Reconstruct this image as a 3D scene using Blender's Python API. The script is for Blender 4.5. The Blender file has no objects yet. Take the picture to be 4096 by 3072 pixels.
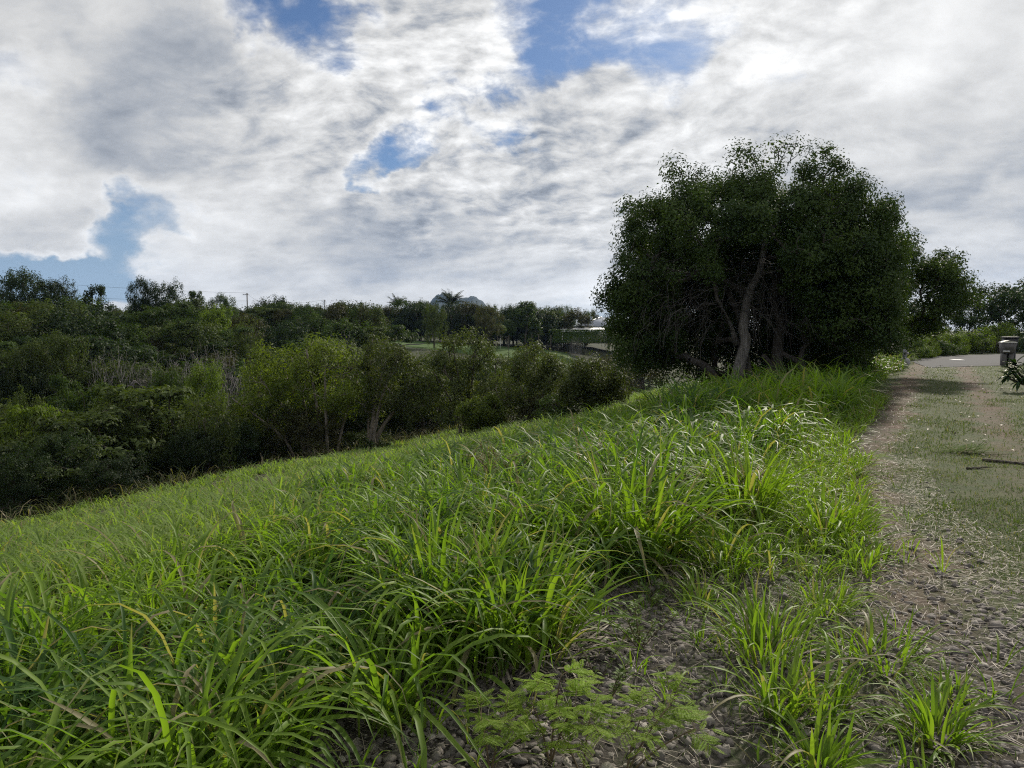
import bpy, math, random
import numpy as np
from mathutils import Vector
rng = np.random.default_rng(7)
random.seed(7)
PI = math.pi
sc = bpy.context.scene
COL = sc.collection

# ------------------------------------------------------------------ camera
F, CX, CY, TH, CAMZ = 2958.0, 2048.0, 1536.0, math.radians(4.17), 1.6
cd = bpy.data.cameras.new('camera'); cam = bpy.data.objects.new('camera', cd); COL.objects.link(cam)
cd.sensor_width = 36; cd.lens = 26; cd.clip_start = 0.05; cd.clip_end = 20000
cam.location = (0, 0, CAMZ); cam.rotation_euler = (PI/2-TH, 0, 0); sc.camera = cam

def ray(px, py):
    xr, yr = (px-CX)/F, (CY-py)/F
    return np.array([xr, math.cos(TH)+yr*math.sin(TH), -math.sin(TH)+yr*math.cos(TH)])
def at(px, py, Y):
    d = ray(px, py); d = d*(Y/d[1]); return np.array([d[0], d[1], d[2]+CAMZ])
def gnd(px, py):
    d = ray(px, py); d = d*(CAMZ/-d[2]); return d[0], d[1]

# ------------------------------------------------------------------ noise + terrain
def vnoise(x, y, seed=0):
    xi = np.floor(x).astype(np.int64); yi = np.floor(y).astype(np.int64)
    fx = x-xi; fy = y-yi; fx = fx*fx*(3-2*fx); fy = fy*fy*(3-2*fy)
    def h(a, b):
        n = (a*374761393 + b*668265263 + seed*974711) & 0x7fffffff
        n = ((n ^ (n >> 13))*1274126177) & 0x7fffffff
        return ((n ^ (n >> 16)) & 0xffff)/65535.0
    return (h(xi, yi)*(1-fx)+h(xi+1, yi)*fx)*(1-fy)+(h(xi, yi+1)*(1-fx)+h(xi+1, yi+1)*fx)*fy
def fbm(x, y, seed=0, o=3):
    t = 0; a = .5; n = 0
    for k in range(o):
        t = t+a*vnoise(x*2**k, y*2**k, seed+k); n += a; a *= .5
    return t/n
def sm(a, b, x):
    t = np.clip((x-a)/(b-a), 0, 1); return t*t*(3-2*t)
def ST(x, y):
    return -0.866*(x-1.5)+0.5*(y-2.7), 0.5*(x-1.5)+0.866*(y-2.7)
PS = np.array([-6000, 2.2, 4, 6, 10, 17, 22, 26, 33, 38, 46, 60, 76, 120, 300, 6000.])
PZ = np.array([0, 0, -.14, -.48, -1.32, -2.8, -3.95, -5.0, -7.5, -7.7, -4.8, -1.7, -.5, .4, .2, 0.])
def H(x, y):
    x = np.asarray(x, float); y = np.asarray(y, float)
    s, t = ST(x, y); w = np.clip(.15*np.abs(s), 0, 4)
    z = sum(np.interp(s+w*k, PS, PZ) for k in (-1, -.5, 0, .5, 1))/5
    m = sm(3, 10, s)*(1-sm(200, 400, np.hypot(x, y)))
    return z + m*(fbm(x*.12, y*.12, 3)-.5)*.9

# ------------------------------------------------------------------ mesh helpers
def mesh_np(name, V, quads=None, tris=None, attrs=None, smooth=False):
    me = bpy.data.meshes.new(name)
    V = np.asarray(V, np.float32).reshape(-1, 3)
    q = np.asarray(quads if quads is not None else np.zeros((0, 4)), np.int32).reshape(-1, 4)
    t = np.asarray(tris if tris is not None else np.zeros((0, 3)), np.int32).reshape(-1, 3)
    me.vertices.add(len(V)); me.vertices.foreach_set('co', V.ravel())
    me.loops.add(q.size+t.size); me.loops.foreach_set('vertex_index', np.concatenate([q.ravel(), t.ravel()]))
    me.polygons.add(len(q)+len(t))
    st = np.concatenate([np.arange(len(q))*4, q.size+np.arange(len(t))*3]).astype(np.int32)
    me.polygons.foreach_set('loop_start', st)
    if smooth: me.polygons.foreach_set('use_smooth', np.ones(len(q)+len(t), bool))
    for k, a in (attrs or {}).items():
        at_ = me.attributes.new(k, 'FLOAT', 'POINT'); at_.data.foreach_set('value', np.asarray(a, np.float32).ravel())
    me.update(calc_edges=True); me.validate()
    return me
class MB:
    def __init__(s): s.V = []; s.Q = []; s.T = []; s.A = {}; s.n = 0
    def add(s, V, Q=None, T=None, **attrs):
        V = np.asarray(V, float).reshape(-1, 3)
        s.V.append(V)
        if Q is not None: s.Q.append(np.asarray(Q).reshape(-1, 4)+s.n)
        if T is not None: s.T.append(np.asarray(T).reshape(-1, 3)+s.n)
        for k in ('rnd', 't'): s.A.setdefault(k, []).append(np.broadcast_to(attrs.get(k, 0.5), (len(V),)))
        s.n += len(V)
    def mesh(s, name, smooth=False):
        return mesh_np(name, np.concatenate(s.V) if s.V else np.zeros((0, 3)), np.concatenate(s.Q) if s.Q else None,
                       np.concatenate(s.T) if s.T else None, {k: np.concatenate(v) for k, v in s.A.items()} if s.V else None, smooth)
def link(name, me, mat=None, parent=None, loc=None):
    o = bpy.data.objects.new(name, me); COL.objects.link(o)
    if mat is not None and not me.materials: me.materials.append(mat)
    if parent is not None: o.parent = parent
    if loc is not None: o.location = loc
    return o
def tag(o, label=None, cat=None, group=None, kind=None):
    if label: o['label'] = label
    if cat: o['category'] = cat
    if group: o['group'] = group
    if kind: o['kind'] = kind
    return o
def thing(name, label, cat, loc=(0, 0, 0), rz=0, group=None):
    o = bpy.data.objects.new(name, None); COL.objects.link(o); o.empty_display_size = .1
    o.location = loc; o.rotation_euler = (0, 0, rz)
    return tag(o, label, cat, group)
def dup(o, parent=None):
    c = o.copy(); COL.objects.link(c)
    if parent is not None: c.parent = parent
    for ch in list(o.children): dup(ch, c)
    return c
def nrm(a): return a/np.maximum(np.linalg.norm(a, axis=-1, keepdims=True), 1e-9)
def tube(mb, P, R, n=6, rnd=.5, cap=True):
    P = np.asarray(P, float); R = np.broadcast_to(np.asarray(R, float), (len(P),)); k = len(P)
    T = nrm(np.gradient(P, axis=0))
    ref = np.array([0, 0, 1.]) if abs(T[0][2]) < .9 else np.array([1., 0, 0])
    a = nrm(np.cross(T[0], ref)); rows = []
    for i in range(k):
        a = nrm(a-T[i]*np.dot(a, T[i])); b = np.cross(T[i], a)
        th = np.arange(n)/n*2*PI
        rows.append(P[i]+R[i]*(np.cos(th)[:, None]*a+np.sin(th)[:, None]*b))
    V = np.concatenate(rows)
    i, j = np.meshgrid(np.arange(k-1), np.arange(n), indexing='ij'); j2 = (j+1) % n
    Q = np.stack([i*n+j, i*n+j2, (i+1)*n+j2, (i+1)*n+j], -1).reshape(-1, 4)
    Tt = None
    if cap:
        V = np.concatenate([V, P[-1:], P[:1]]); m = k*n
        Tt = [[(k-1)*n+q, (k-1)*n+(q+1) % n, m] for q in range(n)]+[[(q+1) % n, q, m+1] for q in range(n)]
    mb.add(V, Q, Tt, rnd=rnd, t=np.concatenate([np.repeat(np.linspace(0, 1, k), n), [1, 0] if cap else []]))
def box(mb, c, h, rz=0, taper=1., bev=0.0):
    # box with optional bevel: centre c, half sizes h, top scaled by taper
    x, y, z = h; b = bev
    prof = [(-z, b), (-z+b, 0), (z-b, 0), (z, b)] if b else [(-z, 0), (z, 0)]
    rows = []
    for zz, ins in prof:
        k = 1+(taper-1)*(zz+z)/(2*z); X, Y = x*k-ins, y*k-ins
        ring = [(-X, -Y+b), (-X+b, -Y), (X-b, -Y), (X, -Y+b), (X, Y-b), (X-b, Y), (-X+b, Y), (-X, Y-b)] if b else [(-X, -Y), (X, -Y), (X, Y), (-X, Y)]
        rows += [(px, py, zz) for px, py in ring]
    m = 8 if b else 4; V = np.array(rows, float); k = len(prof)
    cs, sn = math.cos(rz), math.sin(rz)
    V = np.stack([V[:, 0]*cs-V[:, 1]*sn, V[:, 0]*sn+V[:, 1]*cs, V[:, 2]], -1)+np.asarray(c, float)
    Q = [[i*m+j, i*m+(j+1) % m, (i+1)*m+(j+1) % m, (i+1)*m+j] for i in range(k-1) for j in range(m)]
    T = [[0, j+1, j] for j in range(1, m-1)]+[[(k-1)*m, (k-1)*m+j, (k-1)*m+j+1] for j in range(1, m-1)]
    mb.add(V, Q, T)
def rings(mb, prof, n=16, c=(0, 0, 0)):
    # lathe (r, z)
    th = np.arange(n)/n*2*PI; k = len(prof)
    V = np.concatenate([np.stack([r*np.cos(th), r*np.sin(th), np.full(n, z)], -1) for r, z in prof])+np.asarray(c, float)
    Q = [[i*n+j, i*n+(j+1) % n, (i+1)*n+(j+1) % n, (i+1)*n+j] for i in range(k-1) for j in range(n)]
    mb.add(V, Q, None)

def leaves(mb, C, Nn, L, W, droop=0., tang=None, rnd=None):
    C = np.asarray(C, float); n = len(C)
    Nn = nrm(Nn); L = np.broadcast_to(L, (n,))[:, None]; W = np.broadcast_to(W, (n,))[:, None]
    t = rng.normal(size=(n, 3)) if tang is None else tang+rng.normal(size=(n, 3))*.35
    t[:, 2] -= droop
    t = nrm(t-Nn*np.sum(t*Nn, -1, keepdims=True)); b = np.cross(Nn, t)
    V = np.stack([C-t*L*.5, C+b*W*.5-t*L*.05+Nn*W*.15, C+t*L*.5-Nn*L*.08, C-b*W*.5-t*L*.05+Nn*W*.15], 1)
    r = rng.random(n) if rnd is None else rnd
    mb.add(V.reshape(-1, 3), np.arange(n*4).reshape(n, 4), None, rnd=np.repeat(r, 4))

def blades(mb, root, L, w, az, lean, curl, p, K=6, twist=0., rnd=None, fold=False):
    n = len(root); f = lambda a: np.broadcast_to(np.asarray(a, float), (n,))
    L, w, az, lean, curl, p, twist = map(f, (L, w, az, lean, curl, p, twist))
    u = (np.arange(K)+.5)/K
    ang = lean[:, None]+curl[:, None]*u[None]**p[:, None]
    ang = np.minimum(ang, 3.0)
    hs = np.concatenate([np.zeros((n, 1)), np.cumsum(np.sin(ang), 1)], 1)*(L/K)[:, None]
    vs = np.concatenate([np.zeros((n, 1)), np.cumsum(np.cos(ang), 1)], 1)*(L/K)[:, None]
    uu = np.arange(K+1)/K
    azc = az[:, None]+(twist[:, None]*.5)*uu[None]
    P = np.stack([root[:, 0:1]+hs*np.cos(azc), root[:, 1:2]+hs*np.sin(azc), root[:, 2:3]+vs], -1)
    sa = az[:, None]+PI/2+twist[:, None]*uu[None]
    S = np.stack([np.cos(sa), np.sin(sa), .25*np.sin(twist[:, None]*2*uu[None])], -1)
    prof = np.minimum(1, (.45+2.2*uu))*np.clip((1-uu)*2.4, 0.03, 1)**.8
    hw = (w[:, None]*.5*prof[None])[..., None]
    r = rng.random(n) if rnd is None else rnd
    if fold:
        angv = np.concatenate([ang, ang[:, -1:]], 1)
        up = np.stack([-np.cos(angv)*np.cos(azc), -np.cos(angv)*np.sin(azc), np.sin(angv)], -1)
        V = np.stack([P-S*hw+up*hw*.35, P-up*hw*.15, P+S*hw+up*hw*.35], 2); c = 3
    else:
        V = np.stack([P-S*hw, P+S*hw], 2); c = 2
    base = (np.arange(n)*(K+1)*c)[:, None, None]
    i = (np.arange(K)*c)[None, :, None]; j = np.arange(c-1)[None, None, :]
    a = base+i+j
    Q = np.stack([a, a+1, a+1+c, a+c], -1).reshape(-1, 4)
    mb.add(V.reshape(-1, 3), Q, None, rnd=np.repeat(r, (K+1)*c), t=np.tile(np.repeat(uu, c), n))

# ------------------------------------------------------------------ materials
class NT:
    def __init__(s, name):
        s.m = bpy.data.materials.new(name); s.m.use_nodes = True; s.nt = s.m.node_tree; s.nt.nodes.clear()
        s.out = s.nt.nodes.new('ShaderNodeOutputMaterial')
    def n(s, ty, **kw):
        x = s.nt.nodes.new('ShaderNode'+ty)
        for k, v in kw.items():
            if k.startswith('_'): setattr(x, k[1:], v)
        for k, v in kw.items():
            if k.startswith('_'): continue
            key = int(k[1:]) if k[0] == 'i' and k[1:].isdigit() else k.replace('__', ' ')
            if isinstance(v, bpy.types.NodeSocket): s.nt.links.new(v, x.inputs[key])
            else: x.inputs[key].default_value = v
        return x
    def math(s, op, a, b=0., c=0., clamp=False):
        x = s.nt.nodes.new('ShaderNodeMath'); x.operation = op; x.use_clamp = clamp
        for i, v in enumerate((a, b, c)):
            if isinstance(v, bpy.types.NodeSocket): s.nt.links.new(v, x.inputs[i])
            else: x.inputs[i].default_value = v
        return x.outputs[0]
    def vmath(s, op, a, b=(0, 0, 0), scale=None):
        x = s.nt.nodes.new('ShaderNodeVectorMath'); x.operation = op
        for i, v in enumerate((a, b)):
            if isinstance(v, bpy.types.NodeSocket): s.nt.links.new(v, x.inputs[i])
            else: x.inputs[i].default_value = v
        if scale is not None:
            if isinstance(scale, bpy.types.NodeSocket): s.nt.links.new(scale, x.inputs['Scale'])
            else: x.inputs['Scale'].default_value = scale
        return x.outputs['Value'] if op in ('DOT_PRODUCT', 'LENGTH') else x.outputs[0]
    def mix(s, f, a, b, mode='MIX'):
        x = s.nt.nodes.new('ShaderNodeMix'); x.data_type = 'RGBA'; x.blend_type = mode
        for k, v in ((0, f), (6, a), (7, b)):
            if isinstance(v, bpy.types.NodeSocket): s.nt.links.new(v, x.inputs[k])
            else: x.inputs[k].default_value = v if k == 0 else (*v, 1) if len(v) == 3 else v
        return x.outputs[2]
    def smooth(s, v, a, b, lo=0., hi=1.):
        x = s.n('MapRange', _interpolation_type='SMOOTHSTEP', i0=v, i1=a, i2=b, i3=lo, i4=hi); return x.outputs[0]
    def noise(s, vec, scale, detail=4, rough=.55, dist=0.):
        return s.n('TexNoise', Vector=vec, Scale=scale, Detail=detail, Roughness=rough, Distortion=dist).outputs[0]
    def attr(s, name): return s.n('Attribute', _attribute_name=name).outputs['Fac']
    def pos(s): return s.n('NewGeometry').outputs['Position']
    def obj(s): return s.n('TexCoord').outputs['Object']
    def surf(s, sh): s.nt.links.new(sh, s.out.inputs[0]); return s.m
    def bsdf(s, col, rough=.6, spec=.5, normal=None, metal=0.):
        kw = dict(Roughness=rough, Metallic=metal); kw['Specular__IOR__Level'] = spec; kw['Base__Color'] = col if isinstance(col, bpy.types.NodeSocket) else (*col, 1)
        if normal is not None: kw['Normal'] = normal
        return s.n('BsdfPrincipled', **kw).outputs[0]
    def bump(s, h, st=.5, d=.02): return s.n('Bump', Height=h, Strength=st, Distance=d).outputs[0]

def leaf_mat(name, a, b, c, trans=.35, ttint=(1.2, 1.25, .35), rough=.62, spec=.16, cs=.8, dry=None, objvar=.35):
    M = NT(name); r = M.attr('rnd')
    n = M.noise(M.pos(), cs, 3, .6)
    col = M.mix(M.smooth(n, .38, .62), a, b)
    col = M.mix(M.math('MULTIPLY', M.math('POWER', r, 2.), .8), col, c)
    oi = M.n('ObjectInfo').outputs['Random']
    k = M.math('ADD', 1-objvar*.5, M.math('MULTIPLY', oi, objvar))
    col = M.mix(1., col, M.n('CombineColor', Red=k, Green=k, Blue=k).outputs[0], 'MULTIPLY')
    if dry: col = M.mix(M.math('GREATER_THAN', r, dry[0]), col, dry[1])
    p = M.bsdf(col, rough, spec)
    t = M.n('BsdfTranslucent', Color=M.mix(1., col, ttint, 'MULTIPLY')).outputs[0]
    return M.surf(M.n('MixShader', i0=trans, i1=p, i2=t).outputs[0])
def grass_mat(name, a, b, c, trans=.45, ttint=(1.35, 1.5, .4), dryfrac=.07, rough=.5, tip=(.24, .21, .12), spec=.17):
    M = NT(name); r = M.attr('rnd'); t = M.attr('t')
    n = M.noise(M.pos(), .55, 3, .6)
    col = M.mix(M.smooth(n, .40, .60), a, b)
    col = M.mix(M.math('MULTIPLY', M.math('POWER', r, 2.), .8), col, c)
    # pale lower sheath, dry tips on some blades, a few wholly dry blades
    col = M.mix(M.math('MULTIPLY', M.smooth(t, .28, .0), .55), col, (.17, .19, .055))
    col = M.mix(M.math('MULTIPLY', M.smooth(t, .8, 1.), M.math('GREATER_THAN', r, .72)), col, tip)
    col = M.mix(M.math('MULTIPLY', M.math('LESS_THAN', r, dryfrac), .85), col, (.27, .225, .145))
    p = M.bsdf(col, rough, spec)
    tr = M.n('BsdfTranslucent', Color=M.mix(1., col, ttint, 'MULTIPLY')).outputs[0]
    return M.surf(M.n('MixShader', i0=trans, i1=p, i2=tr).outputs[0])
def bark_mat(name, a, b, scale=6., rough=.9):
    M = NT(name); o = M.obj()
    m = M.n('Mapping', Vector=o, Scale=(1, 1, .22)).outputs[0]
    n1 = M.noise(m, scale*3, 6, .7, .6); n2 = M.noise(o, scale*.35, 3, .6)
    col = M.mix(M.smooth(n1, .35, .68), a, b)
    col = M.mix(M.smooth(n2, .55, .75, 0, .55), col, tuple(x*1.5+.02 for x in b))
    h = M.math('ADD', n1, M.math('MULTIPLY', M.noise(m, scale*9, 3), .3))
    return M.surf(M.bsdf(col, rough, .2, M.bump(h, 1., .04)))
def plain(name, a, b, scale=8, rough=.8, spec=.3, bump=.0):
    M = NT(name); n = M.noise(M.obj(), scale, 5, .6)
    return M.surf(M.bsdf(M.mix(M.smooth(n, .3, .7), a, b), rough, spec, M.bump(n, bump, .02) if bump else None))

m_grass = grass_mat('guinea_grass', (.044, .098, .028), (.135, .218, .030), (.185, .275, .040), trans=.5)
m_fine = grass_mat('slope_grass', (.120, .190, .048), (.165, .235, .062), (.22, .29, .085), dryfrac=.06, rough=.65, spec=.15, trans=.5)
m_tuss = grass_mat('tussock_grass', (.110, .190, .026), (.150, .235, .028), (.20, .275, .042), dryfrac=.09)
m_turf = grass_mat('path_turf', (.066, .110, .032), (.098, .138, .044), (.15, .175, .07), trans=.3, dryfrac=.14, tip=(.22, .19, .10), spec=.08, rough=.75)
m_cut = grass_mat('cut_grass', (.075, .125, .03), (.10, .155, .035), (.15, .19, .06), trans=.35, dryfrac=.15, rough=.9, spec=.02)
m_rough = grass_mat('rank_grass', (.045, .070, .022), (.075, .090, .030), (.15, .15, .06), dryfrac=.30, trans=.3)
m_big = leaf_mat('dark_leaf', (.021, .042, .013), (.036, .066, .017), (.085, .125, .028), trans=.28, cs=.9, objvar=.1)
m_far = [leaf_mat('thicket_leaf_green', (.027, .052, .015), (.042, .073, .018), (.075, .11, .026), cs=.25, spec=.12),
         leaf_mat('thicket_leaf_olive', (.038, .058, .018), (.054, .078, .022), (.09, .115, .034), cs=.3, spec=.12),
         leaf_mat('thicket_leaf_dark', (.014, .030, .012), (.022, .041, .014), (.042, .066, .02), cs=.3),
         leaf_mat('thicket_leaf_bright', (.075, .122, .018), (.100, .150, .022), (.14, .185, .032), cs=.4, trans=.4),
         leaf_mat('thicket_leaf_brown', (.038, .043, .019), (.052, .054, .023), (.08, .08, .034), cs=.4, spec=.12)]
m_near = leaf_mat('gully_leaf_bright', (.076, .112, .019), (.098, .136, .022), (.14, .175, .032), trans=.42, cs=.5)
m_near2 = leaf_mat('gully_leaf_olive', (.046, .066, .020), (.064, .084, .025), (.11, .135, .042), trans=.35, cs=.5)
m_fern = leaf_mat('feather_leaf', (.18, .29, .026), (.22, .33, .032), (.27, .36, .05), trans=.55, cs=3)
m_weed = leaf_mat('weed_leaf', (.085, .14, .03), (.11, .17, .04), (.15, .20, .06), trans=.4, cs=3)
m_yel = leaf_mat('pod_leaf', (.12, .14, .03), (.17, .17, .04), (.26, .20, .08), trans=.4, cs=2)
m_plum = leaf_mat('plumeria_leaf', (.020, .055, .016), (.028, .065, .018), (.04, .08, .022), trans=.2, rough=.5, spec=.2, cs=2)
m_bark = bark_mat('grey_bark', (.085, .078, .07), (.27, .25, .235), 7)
m_bark2 = bark_mat('brown_bark', (.045, .038, .03), (.12, .105, .085), 6)
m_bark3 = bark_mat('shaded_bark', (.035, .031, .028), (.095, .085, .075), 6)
m_palebark = bark_mat('pale_bark', (.12, .105, .085), (.26, .23, .19), 6)
m_twig = plain('dry_twig', (.05, .045, .042), (.11, .10, .095), 6)
m_dead = plain('dead_branch', (.11, .10, .098), (.20, .185, .18), 3)
m_stem = plain('weed_stem', (.07, .05, .03), (.12, .09, .04), 20)
m_straw = NT('straw'); _r = m_straw.attr('rnd')
m_straw = m_straw.surf(m_straw.bsdf(m_straw.mix(_r, (.19, .155, .125), (.46, .40, .33)), .7, .3))
M = NT('gravel_stone'); _r = M.attr('rnd'); _n = M.noise(M.obj(), 60, 4, .6)
_c = M.mix(_r, (.080, .072, .067), (.215, .192, .172)); _c = M.mix(M.math('GREATER_THAN', _r, .93), _c, (.34, .31, .27))
m_stone = M.surf(M.bsdf(M.mix(M.smooth(_n, .3, .7, 0, .5), _c, (.10, .085, .075)), .85, .25, M.bump(_n, .6, .01)))

# ------------------------------------------------------------------ ground, path, road
def ground_mat():
    M = NT('earth'); P = M.pos()
    sx = M.n('SeparateXYZ', Vector=P); x, y = sx.outputs[0], sx.outputs[1]
    s = M.math('ADD', M.math('MULTIPLY', M.math('SUBTRACT', x, 1.5), -.866), M.math('MULTIPLY', M.math('SUBTRACT', y, 2.7), .5))
    w = M.math('MULTIPLY', M.math('SUBTRACT', M.noise(P, .9, 4, .6), .5), 1.3)
    bend = M.smooth(y, 2.5, 8.5, .95, 0.)
    sw = M.math('ADD', M.math('ADD', s, w), bend)
    far = M.smooth(y, 4.5, 10.)
    n_f = M.noise(P, 26, 8, .7); n_m = M.noise(P, 3.2, 6, .65); n_l = M.noise(P, .5, 4, .6); n_g = M.noise(P, 90, 4, .7)
    vor = M.n('TexVoronoi', Vector=P, Scale=42.).outputs['Distance']
    turf = M.mix(M.smooth(n_m, .35, .65), (.058, .084, .030), (.096, .110, .046))
    turf = M.mix(M.smooth(n_f, .4, .7), turf, (.075, .066, .042))
    soil = M.mix(M.smooth(n_f, .3, .7), (.082, .060, .044), (.160, .120, .090))
    soil = M.mix(M.smooth(n_g, .55, .75), soil, (.28, .235, .19))
    red = M.mix(M.smooth(n_f, .3, .7), (.088, .054, .038), (.155, .098, .072))
    soil = M.mix(M.math('MULTIPLY', M.smooth(n_l, .42, .58), far), soil, red)
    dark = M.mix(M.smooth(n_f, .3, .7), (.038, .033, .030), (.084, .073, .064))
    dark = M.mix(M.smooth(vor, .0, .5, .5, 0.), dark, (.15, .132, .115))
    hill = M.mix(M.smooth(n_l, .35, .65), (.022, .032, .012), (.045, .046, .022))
    t1 = M.smooth(M.math('ABSOLUTE', M.math('SUBTRACT', sw, .72)), .48, .14)
    t2 = M.smooth(M.math('ABSOLUTE', M.math('ADD', sw, .95)), .42, .12)
    t2 = M.math('MULTIPLY', t2, M.smooth(y, 7, 14, .35, 1.))
    tr = M.math('MULTIPLY', M.math('MAXIMUM', t1, t2), M.smooth(n_m, .32, .6, .25, 1.))
    col = M.mix(tr, turf, soil)
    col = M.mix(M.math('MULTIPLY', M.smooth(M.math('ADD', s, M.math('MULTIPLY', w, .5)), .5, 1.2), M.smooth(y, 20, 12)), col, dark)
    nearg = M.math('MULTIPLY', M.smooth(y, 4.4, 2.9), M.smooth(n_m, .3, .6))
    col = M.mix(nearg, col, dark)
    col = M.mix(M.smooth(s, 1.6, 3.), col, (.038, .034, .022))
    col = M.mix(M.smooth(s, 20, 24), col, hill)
    h = M.math('ADD', n_f, M.math('MULTIPLY', n_g, .4))
    return M.surf(M.bsdf(col, .92, .15, M.bump(h, .9, .03)))
m_ground = ground_mat()
rr = np.concatenate([[0.0], np.geomspace(.35, 3600, 170)]); na = 288
th = np.arange(na)/na*2*PI
X = rr[:, None]*np.cos(th); Y = rr[:, None]*np.sin(th); Z = H(X, Y)
i, j = np.meshgrid(np.arange(len(rr)-1), np.arange(na), indexing='ij'); j2 = (j+1) % na
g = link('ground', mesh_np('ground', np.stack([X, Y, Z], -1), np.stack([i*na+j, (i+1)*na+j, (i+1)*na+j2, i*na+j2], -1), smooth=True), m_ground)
tag(g, kind='structure')
# the two-track path: a strip on the level shoulder
def st_xy(s, t): return 1.5-.866*s+.5*t, 2.7+.5*s+.866*t
ts = np.linspace(-5, 34.5, 80); ss = np.linspace(0, 1, 9)
A, B = np.meshgrid(ts, ss, indexing='ij')
lo = -2.1+.35*np.sin(A*.9)+.2*np.sin(A*2.3); hi = 1.25+.15*np.sin(A*1.7)
SS = lo+(hi-lo)*B
px_, py_ = st_xy(SS, A)
i, j = np.meshgrid(np.arange(79), np.arange(8), indexing='ij')
q = np.stack([i*9+j, (i+1)*9+j, (i+1)*9+j+1, i*9+j+1], -1)
tag(link('path', mesh_np('path', np.stack([px_, py_, np.full_like(px_, .006)], -1), q[..., ::-1]), m_ground), kind='structure')
def road_mat():
    M = NT('old_asphalt'); P = M.pos(); n = M.noise(P, .7, 5, .6); f = M.noise(P, 40, 3, .7)
    m = M.n('Mapping', Vector=P, Rotation=(0, 0, -.55), Scale=(.15, 1.6, 1)).outputs[0]
    st = M.noise(m, 1.2, 4, .6)
    c = M.mix(M.smooth(n, .35, .65), (.040, .040, .044), (.065, .064, .068)); c = M.mix(M.smooth(st, .5, .62), c, (.055, .055, .062))
    return M.surf(M.bsdf(M.mix(M.math('MULTIPLY', f, .3), c, (.09, .09, .09)), .9, .1, M.bump(f, .5, .01)))
near_e = [(17.6, 31.2), (20.4, 32.6), (23.2, 33.4), (25.3, 35.2), (28.8, 37.6), (38, 42.5), (56, 49)]
far_e = [(20.7, 38.6), (21.8, 40.6), (23.5, 42.6), (26.5, 45.4), (30, 47.6), (40, 52.5), (56, 58)]
nn = len(near_e)
rv = [(*p, .018) for p in near_e]+[(*p, .018) for p in far_e]
tag(link('road', mesh_np('road', rv, [[k, k+1, nn+k+1, nn+k] for k in range(nn-1)]), road_mat()), kind='structure')
m_white = plain('road_paint', (.70, .69, .66), (.8, .79, .76), 4)
a0, a1 = gnd(3815, 1441), gnd(3862, 1442)
d0 = np.array([a0[0], a0[1]]); d1 = np.array([a1[0], a1[1]]); pv = np.array([.25, .9])
tag(link('road_marking', mesh_np('road_marking', [(*(d0), .024), (*(d1), .024), (*(d1+pv), .024), (*(d0+pv), .024)], [[0, 1, 2, 3]]), m_white),
    'short pale painted dash on the grey road surface', 'road marking')
# far lawn
m_lawn = plain('mown_lawn', (.048, .088, .022), (.068, .112, .028), .25, .9, .1)
lx = np.linspace(-40, 26, 67); ly = np.linspace(0, 1, 22)
LX, LY = np.meshgrid(lx, ly, indexing='ij')
yf = 109-.03*LX+2*np.sin(LX*.21)
yy = yf+LY*(18+2*np.sin(LX*.3))
sL, _ = ST(LX, yy)
i, j = np.meshgrid(np.arange(66), np.arange(21), indexing='ij')
def lawn_z(x, y): return H(x, y)+.35
tag(link('lawn', mesh_np('lawn', np.stack([LX, yy, lawn_z(LX, yy)-.15-.7*np.maximum(sm(.1, 0, LY), np.maximum(sm(.93, 1, LY), sm(37, 40, np.abs(LX))*0+sm(-38.5, -40, LX)))], -1), np.stack([i*22+j, (i+1)*22+j, (i+1)*22+j+1, i*22+j+1], -1), smooth=True), m_lawn), kind='structure')

# ------------------------------------------------------------------ mountain
def mountain():
    prof = np.array([(1560, 1330), (1640, 1290), (1700, 1238), (1722, 1212), (1738, 1186), (1765, 1171), (1800, 1170), (1830, 1196), (1855, 1188), (1885, 1184), (1906, 1185),
                     (1930, 1205), (1950, 1222), (1975, 1238), (2030, 1270), (2120, 1305), (2220, 1335)], float)
    Yd = 2500.; u = np.linspace(1560, 2220, 150); pt = np.interp(u, prof[:, 0], prof[:, 1])
    xs = (u-CX)/F*Yd; zr = (1320-pt)/F*Yd+1.6
    v = np.linspace(-1, 1, 41); V = []
    for a in v:
        fall = np.clip(1-abs(a), 0, 1)**1.3
        rough = (fbm(xs*.02+50, np.full_like(xs, a*9+20), 5, 4)-.5)*36*(1-abs(a))*min(1, abs(a)*4)
        tops = (vnoise(xs*.25, np.full_like(xs, a*30), 9)-.5)*7*fall
        V.append(np.stack([xs*(1+.1*a)+a*60, np.full_like(xs, Yd)+a*380, zr*fall+rough+tops-2], -1))
    V = np.array(V); i, j = np.meshgrid(np.arange(40), np.arange(149), indexing='ij')
    me = mesh_np('mountain', V, np.stack([i*150+j, i*150+j+1, (i+1)*150+j+1, (i+1)*150+j], -1), smooth=True)
    M = NT('forested_slope'); n = M.noise(M.pos(), .03, 6, .65)
    tag(link('mountain', me, M.surf(M.bsdf(M.mix(M.smooth(n, .35, .65), (.016, .026, .014), (.034, .042, .024)), .95, .1))), kind='structure')
mountain()

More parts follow.
